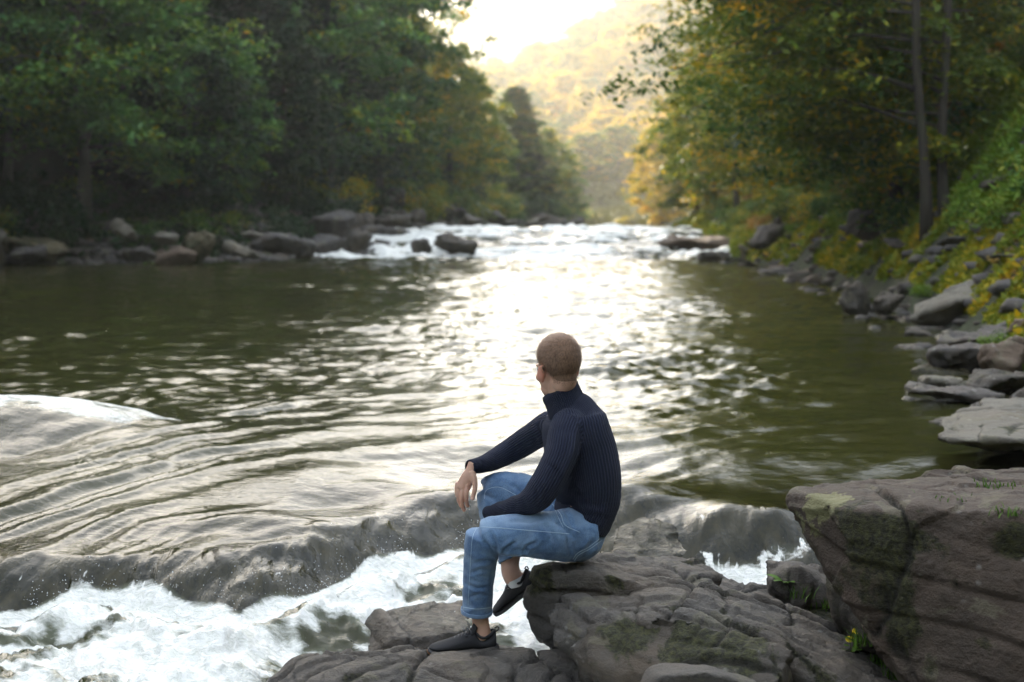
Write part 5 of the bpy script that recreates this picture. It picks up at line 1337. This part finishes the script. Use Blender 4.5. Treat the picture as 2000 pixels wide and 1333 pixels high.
# turned hem at each ankle
for rows, nm in ((SHIN_L, 0), (SHIN_R, 1)):
    e = [rows[-1]]; r0 = rows[-1]; r1 = rows[-2]; k = .012 / (np.linalg.norm(np.array(at(*r0[:3])) - np.array(at(*r1[:3]))))
    a_ = [r0[i] + (r1[i] - r0[i]) * k * .9 for i in range(5)]; b_ = [r0[i] - (r1[i] - r0[i]) * k * .25 for i in range(5)]
    V_, F_, *_x = ltube([(*a_[:3], a_[3] + .2, a_[4] + .0), (*r0[:3], r0[3] + .3, r0[4] + .0005), (*b_[:3], b_[3] + .2, b_[4] + .0)], 8, 40, cap=False)
    hm2 = mesh_np('hem', V_, F_); fattr(hm2, 'worn', np.full(len(V_), .35)); o = obj('hem', hm2, M['denim'], jeans)
    so = o.modifiers.new('s', 'SOLIDIFY'); so.thickness = .003

# sweater -----------------------------------------------------------------
TT = ltube(TORSO, 34, 44, shear=.22, ex=2.15); AL = ltube(ARM_L, 40, 28); AR = ltube(ARM_R, 36, 28)
sm2 = remeshed(fixed([TT, AL, AR, ellipsoid(tuple(at(1112, 829, 5.31)), (.064, .06, .062)), ellipsoid(tuple(at(1082, 828, 5.54)), (.056, .06, .056))]), .0055, 6, .55)
V = verts_of(sm2); N = normals_of(sm2)
V = V + N * (.0025 * fbm(V * np.array([10, 10, 12]), 3, 95) + .0035 * (ridged(V * np.array([5, 5, 14]), 2, 96) - 1) * sstep(940, 985, to_px(V)[:, 1]))[:, None]
SF = [(-.011, 5.5, [(1136, 838), (1131, 875), (1118, 915), (1098, 952)]), (-.007, 4.5, [(1068, 905), (1082, 915), (1092, 935)]), (-.006, 4, [(1052, 945), (1062, 955), (1068, 975)]), (-.006, 4, [(1044, 955), (1050, 968), (1052, 985)]),
      (-.005, 5, [(1120, 960), (1150, 985), (1190, 990)]), (-.005, 5, [(1112, 985), (1140, 1005), (1185, 1012)]), (-.0045, 5, [(1105, 945), (1130, 965), (1150, 968)]), (-.004, 3.5, [(1020, 975), (1028, 985), (1026, 1002)]), (-.004, 3.5, [(1000, 975), (1008, 985), (1004, 1000)]), (-.004, 3.5, [(978, 985), (984, 993), (980, 1005)]),
      (-.005, 4, [(1040, 850), (1048, 862), (1048, 880)]), (-.004, 3.5, [(1000, 865), (1008, 876), (1004, 894)]), (-.004, 3.5, [(960, 885), (968, 895), (965, 915)]), (-.004, 3.5, [(938, 898), (944, 906), (941, 920)]), (-.004, 4, [(1100, 800), (1112, 806), (1130, 808)])]
V = press_folds(V, N, SF); set_verts(sm2, V)
# rib coordinate: turns around the nearest limb's axis
nf_ = len(sm2.polygons); ls = np.empty(nf_, np.int32); lt = np.empty(nf_, np.int32)
sm2.polygons.foreach_get('loop_start', ls); sm2.polygons.foreach_get('loop_total', lt)
li = np.empty(len(sm2.loops), np.int32); sm2.loops.foreach_get('vertex_index', li)
cen = np.empty(nf_ * 3, np.float32); sm2.polygons.foreach_get('center', cen); cen = cen.reshape(-1, 3).astype(float)
def rib_of(T_, Q_, pitch):
    C, W, D, A_, B_ = T_[2:]
    i = np.argmin(((Q_[:, None, :] - C[None]) ** 2).sum(2), axis=1)
    r = Q_ - C[i]; u = (r * A_[i]).sum(1); v = (r * B_[i]).sum(1) / (np.linalg.norm(B_[i], axis=1) ** 2)
    q = np.sqrt((u / W[i]) ** 2 + (v / D[i]) ** 2)
    return np.arctan2(v / D[i], u / W[i]), q, i
fid = np.repeat(np.arange(nf_), lt)
tht, qt, it_ = rib_of(TT, cen, 0); thl, ql, il = rib_of(AL, cen, 0); thr, qr, ir = rib_of(AR, cen, 0)
which = np.zeros(nf_, int); which[(qr < 1.4) & (ir > 2) & (qr < qt + .15)] = 2; which[(ql < 1.35) & (il > 1) & ((ql < qt + .1) | (il > 8))] = 1
Vl = V[li]; rv = np.zeros(len(li))
for w0, T_, n_r, th0 in ((0, TT, 92, tht), (1, AL, 38, thl), (2, AR, 36, thr)):
    m = which[fid] == w0
    a, _, _ = rib_of(T_, Vl[m], 0); f0 = th0[fid[m]]
    a = f0 + (a - f0 + math.pi) % (2 * math.pi) - math.pi
    rv[m] = a / (2 * math.pi) * n_r
at_ = sm2.attributes.new('rib', 'FLOAT', 'CORNER'); at_.data.foreach_set('value', rv.astype(np.float32))
sweater = obj('sweater', sm2, M['knit'], person)
cr = ltube([(1117, 816, 5.42, 47, .098), (1108, 797, 5.42, 39.5, .075), (1099, 775, 5.42, 36.5, .065), (1093.5, 762, 5.42, 35.5, .064), (1092.5, 759, 5.42, 33, .060), (1094, 763, 5.42, 30, .056), (1097, 772, 5.42, 29, .054)], 30, 120, cap=False)
# the collar is tipped: high at the nape, low at the throat
Vc = cr[0]; axis = np.array(at(1109, 800, 5.42)) - np.array(at(1093, 760, 5.42)); axis /= np.linalg.norm(axis)
kk = np.repeat(np.clip(np.arange(30) / 18, 0, 1), 120); side_ = ((Vc - cr[2].mean(0)) @ np.array([1, 0, 0])) / .07
Vc = Vc + np.array([0, 0, 1.0]) * (side_ * kk * .024)[:, None]
cm2 = mesh_np('collar', Vc, cr[1]); fattr(cm2, 'rib', np.tile(np.arange(120) / 120 * 60 % 60, 30))
obj('collar', cm2, M['knit'], sweater)
for T_ in (AL, AR):
    n_ = len(T_[2]); 
    e1, e0 = T_[2][-1], T_[2][-2]; dv = (e1 - e0) / np.linalg.norm(e1 - e0)
    u = np.linspace(0, 1, 7); ring = []
    thc = np.linspace(0, 2 * math.pi, 60, endpoint=False)
    for q in u:
        c = e1 + dv * (-.012 + .024 * q); k = 1.02 + .05 * math.sin(math.pi * q)
        if q > .95: k = .86
        ring.append(c + np.cos(thc)[:, None] * T_[5][-1] * T_[3][-1] * k + np.sin(thc)[:, None] * T_[6][-1] * T_[4][-1] * k)
    Vr = np.vstack(ring); Fr = np.array([(i * 60 + j, i * 60 + (j + 1) % 60, (i + 1) * 60 + (j + 1) % 60, (i + 1) * 60 + j) for i in range(6) for j in range(60)])
    cm3 = mesh_np('cuff', Vr, Fr); fattr(cm3, 'rib', np.tile(np.arange(60) / 60 * 30, 7)); obj('cuff', cm3, M['knit'], sweater)
bvs = BVHTree.FromPolygons([tuple(v) for v in V], [tuple(p.vertices) for p in sm2.polygons])
P_ = on_surface(bvs, [(1098, 806), (1118, 812), (1131, 832), (1133, 868), (1126, 900)], 40, .0002)
sp = mesh_np('shoulder_seam', *tube_np(P_, .0022, 6)); fattr(sp, 'rib', np.zeros(len(sp.vertices))); obj('shoulder_seam', sp, M['knit'], sweater)

# shoes ---------------------------------------------------------------------
def loft_shoe(xs, w, lo, hi, seg=40, ex=2.4, yo=None):
    n = 44; S = catmull(np.stack([xs, w, lo, hi, np.zeros(len(xs)) if yo is None else yo], 1), n)
    th = np.linspace(0, 2 * math.pi, seg, endpoint=False); Vs = []
    for x, ww, l, h, y0 in S:
        c = (l + h) / 2; r = (h - l) / 2
        yy = np.sign(np.cos(th)) * np.abs(np.cos(th)) ** (2 / ex) * ww; zz = np.sin(th)
        yy = yy * np.where(zz > 0, 1 - .38 * zz ** 1.5, 1); zz = np.where(zz > 0, zz, -np.abs(zz) ** .45)
        Vs.append(np.stack([np.full(seg, x), yy + y0, c + r * zz], 1))
    V = np.vstack(Vs); F = [(i * seg + j, (i + 1) * seg + j, (i + 1) * seg + (j + 1) % seg, i * seg + (j + 1) % seg) for i in range(n - 1) for j in range(seg)]
    c0 = len(V); V = np.vstack([V, Vs[0].mean(0)[None], Vs[-1].mean(0)[None]])
    for j in range(0, seg, 2):
        F.append((c0, j, (j + 1) % seg, (j + 2) % seg)); b = (n - 1) * seg; F.append((c0 + 1, b + (j + 2) % seg, b + (j + 1) % seg, b + j))
    return V, np.array(F)
SX = np.array([.004, .012, .035, .065, .095, .13, .17, .205, .235, .258, .270])
SHOE = {}
SHOE['upper'] = mesh_np('upper', *loft_shoe(SX, np.array([.020, .030, .036, .036, .037, .040, .045, .047, .043, .031, .012]), np.array([.020] * 8 + [.021, .024, .028]), np.array([.082, .084, .068, .060, .088, .083, .068, .057, .049, .042, .034])))
SHOE['sole'] = mesh_np('sole', *loft_shoe(np.array([-.006, .008, .04, .08, .12, .16, .20, .235, .262, .276]), np.array([.020, .034, .040, .038, .038, .043, .050, .049, .037, .013]), np.array([.006, .000, .000, .001, .001, 0, 0, .002, .007, .014]), np.array([.030, .034, .030, .026, .024, .023, .023, .024, .028, .030]), ex=3))
SHOE['gum_toe'] = mesh_np('gum_toe', *loft_shoe(np.array([.252, .262, .272, .279]), np.array([.036, .034, .022, .008]), np.array([.0015, .004, .008, .014]), np.array([.016, .018, .021, .024]), ex=3))
# darker and lighter overlays: strips a hair proud of the upper
Vu = verts_of(SHOE['upper']); Nu = normals_of(SHOE['upper'])
def patch(name, test, lift):
    keep = []; 
    for p in SHOE['upper'].polygons:
        c = np.mean([Vu[i] for i in p.vertices], 0)
        if test(c[0], c[1], c[2]): keep.append(tuple(p.vertices))
    u = sorted({i for f in keep for i in f}); mp = {k: j for j, k in enumerate(u)}
    me = mesh_np(name, Vu[u] + Nu[u] * lift, np.array([[mp[i] for i in f] for f in keep])); return me
SHOE['toe_guard'] = patch('toe_guard', lambda x, y, z: z < .033 + .10 * max(0, x - .215) and x > .14, .0016)
SHOE['heel_counter'] = patch('heel_counter', lambda x, y, z: x < .03 and z < .055 or (x < .14 and z < .031 + .0 * x), .0015)
SHOE['side_stripe'] = patch('side_stripe', lambda x, y, z: abs(z - (.078 - (x - .09) * .0)) < -1 or (.09 < x < .19 and abs((x - .165) + (z - .03) * 1.3) < .009) or (.085 < x < .20 and abs(z - (.082 - max(0, x - .115) * .42)) < .0035 and abs(y) > .012), .0014)
to = []
for sx, a in ((.088, .0),):
    pass
tv = np.array([(.118, 0, .078), (.104, 0, .092), (.094, 0, .108), (.090, 0, .118)])
tg = []
for q in np.linspace(-1, 1, 9): tg.append(tv + np.array([-.010 * q * q, .024 * q, -.012 * q * q]))
TGV = np.vstack(tg); TGF = np.array([(i * 4 + j, i * 4 + j + 1, (i + 1) * 4 + j + 1, (i + 1) * 4 + j) for i in range(8) for j in range(3)])
SHOE['tongue'] = mesh_np('tongue', TGV, TGF)
tc = np.linspace(0, 2 * math.pi, 40); cx = .050 + .040 * np.cos(tc); cy = .030 * np.sin(tc)
cz = np.interp(cx, [.01, .03, .05, .07, .09], [.086, .074, .064, .068, .088])
SHOE['collar'] = mesh_np('collar', *tube_np(np.stack([cx, cy, cz], 1), .0058, 8, cap=False))
lc = []
for k in range(6):
    x0 = .108 + k * .0145; zt = .088 - k * .0062
    for s_ in (-1, 1):
        u = np.linspace(-1, 1, 9); P_ = np.stack([x0 + .006 * s_ * u, .020 * u, zt + .0055 - .011 * u ** 2], 1)
        lc.append(tube_np(P_, .0019, 6))
for s_ in (-1, 1):
    a = np.linspace(0, 1, 14); lc.append(tube_np(np.stack([.110 + .035 * np.sin(a * 3.14) * .6, s_ * (.006 + .028 * np.sin(a * 2.6)), .094 - .022 * a], 1), .0018, 6))
SHOE['lace'] = mesh_np('lace', *join_np(lc))
SHOE['pull_tab'] = mesh_np('pull_tab', *tube_np(np.array([(.006, 0, .078), (-.006, 0, .086), (-.009, 0, .095), (-.002, 0, .099), (.008, 0, .094)]), .0030, 8))
SM = {'upper': 'shoe', 'sole': 'sole', 'gum_toe': 'gum', 'toe_guard': 'overlay', 'heel_counter': 'overlay', 'side_stripe': 'overlay', 'tongue': 'shoe', 'collar': 'shoe', 'lace': 'overlay', 'pull_tab': 'shoe'}
def put_shoe(heel, toe, up, label, scale=1.0):
    o0 = np.array(at(*heel)); f = np.array(at(*toe)) - o0; f /= np.linalg.norm(f); u = np.array(up, float); u -= f * (u @ f); u /= np.linalg.norm(u); r = np.cross(u, f)
    Mx = Matrix(((f[0], r[0], u[0], o0[0]), (f[1], r[1], u[1], o0[1]), (f[2], r[2], u[2], o0[2]), (0, 0, 0, 1))) @ Matrix.Scale(scale, 4)
    root = obj('shoe', SHOE['upper'], M['shoe'], person); root.matrix_world = Mx; root['label'] = label
    for k, me in SHOE.items():
        if k == 'upper': continue
        o = obj(k, me, M[SM[k]], root)
        if k in ('tongue', 'toe_guard', 'heel_counter', 'side_stripe') and not o.modifiers:
            so = o.modifiers.new('s', 'SOLIDIFY'); so.thickness = .006 if k == 'tongue' else .0015; so.offset = 0
    return root
put_shoe((971, 1272, 5.275), (837, 1280, 5.24), (0, 0, 1), 'black running shoe planted on the flat rock', .955)
put_shoe((1056, 1140, 5.47), (964, 1208, 5.57), (-.62, -.05, .78), 'black running shoe with its heel raised against the seat rock', .90)
sk = ltube([(1006, 1128, 5.505, 19.5), (1009, 1134, 5.505, 20), (1012, 1142, 5.505, 20)], 6, 24, cap=False)
obj('sock', mesh_np('sock', sk[0], sk[1]), M['sock'], person)
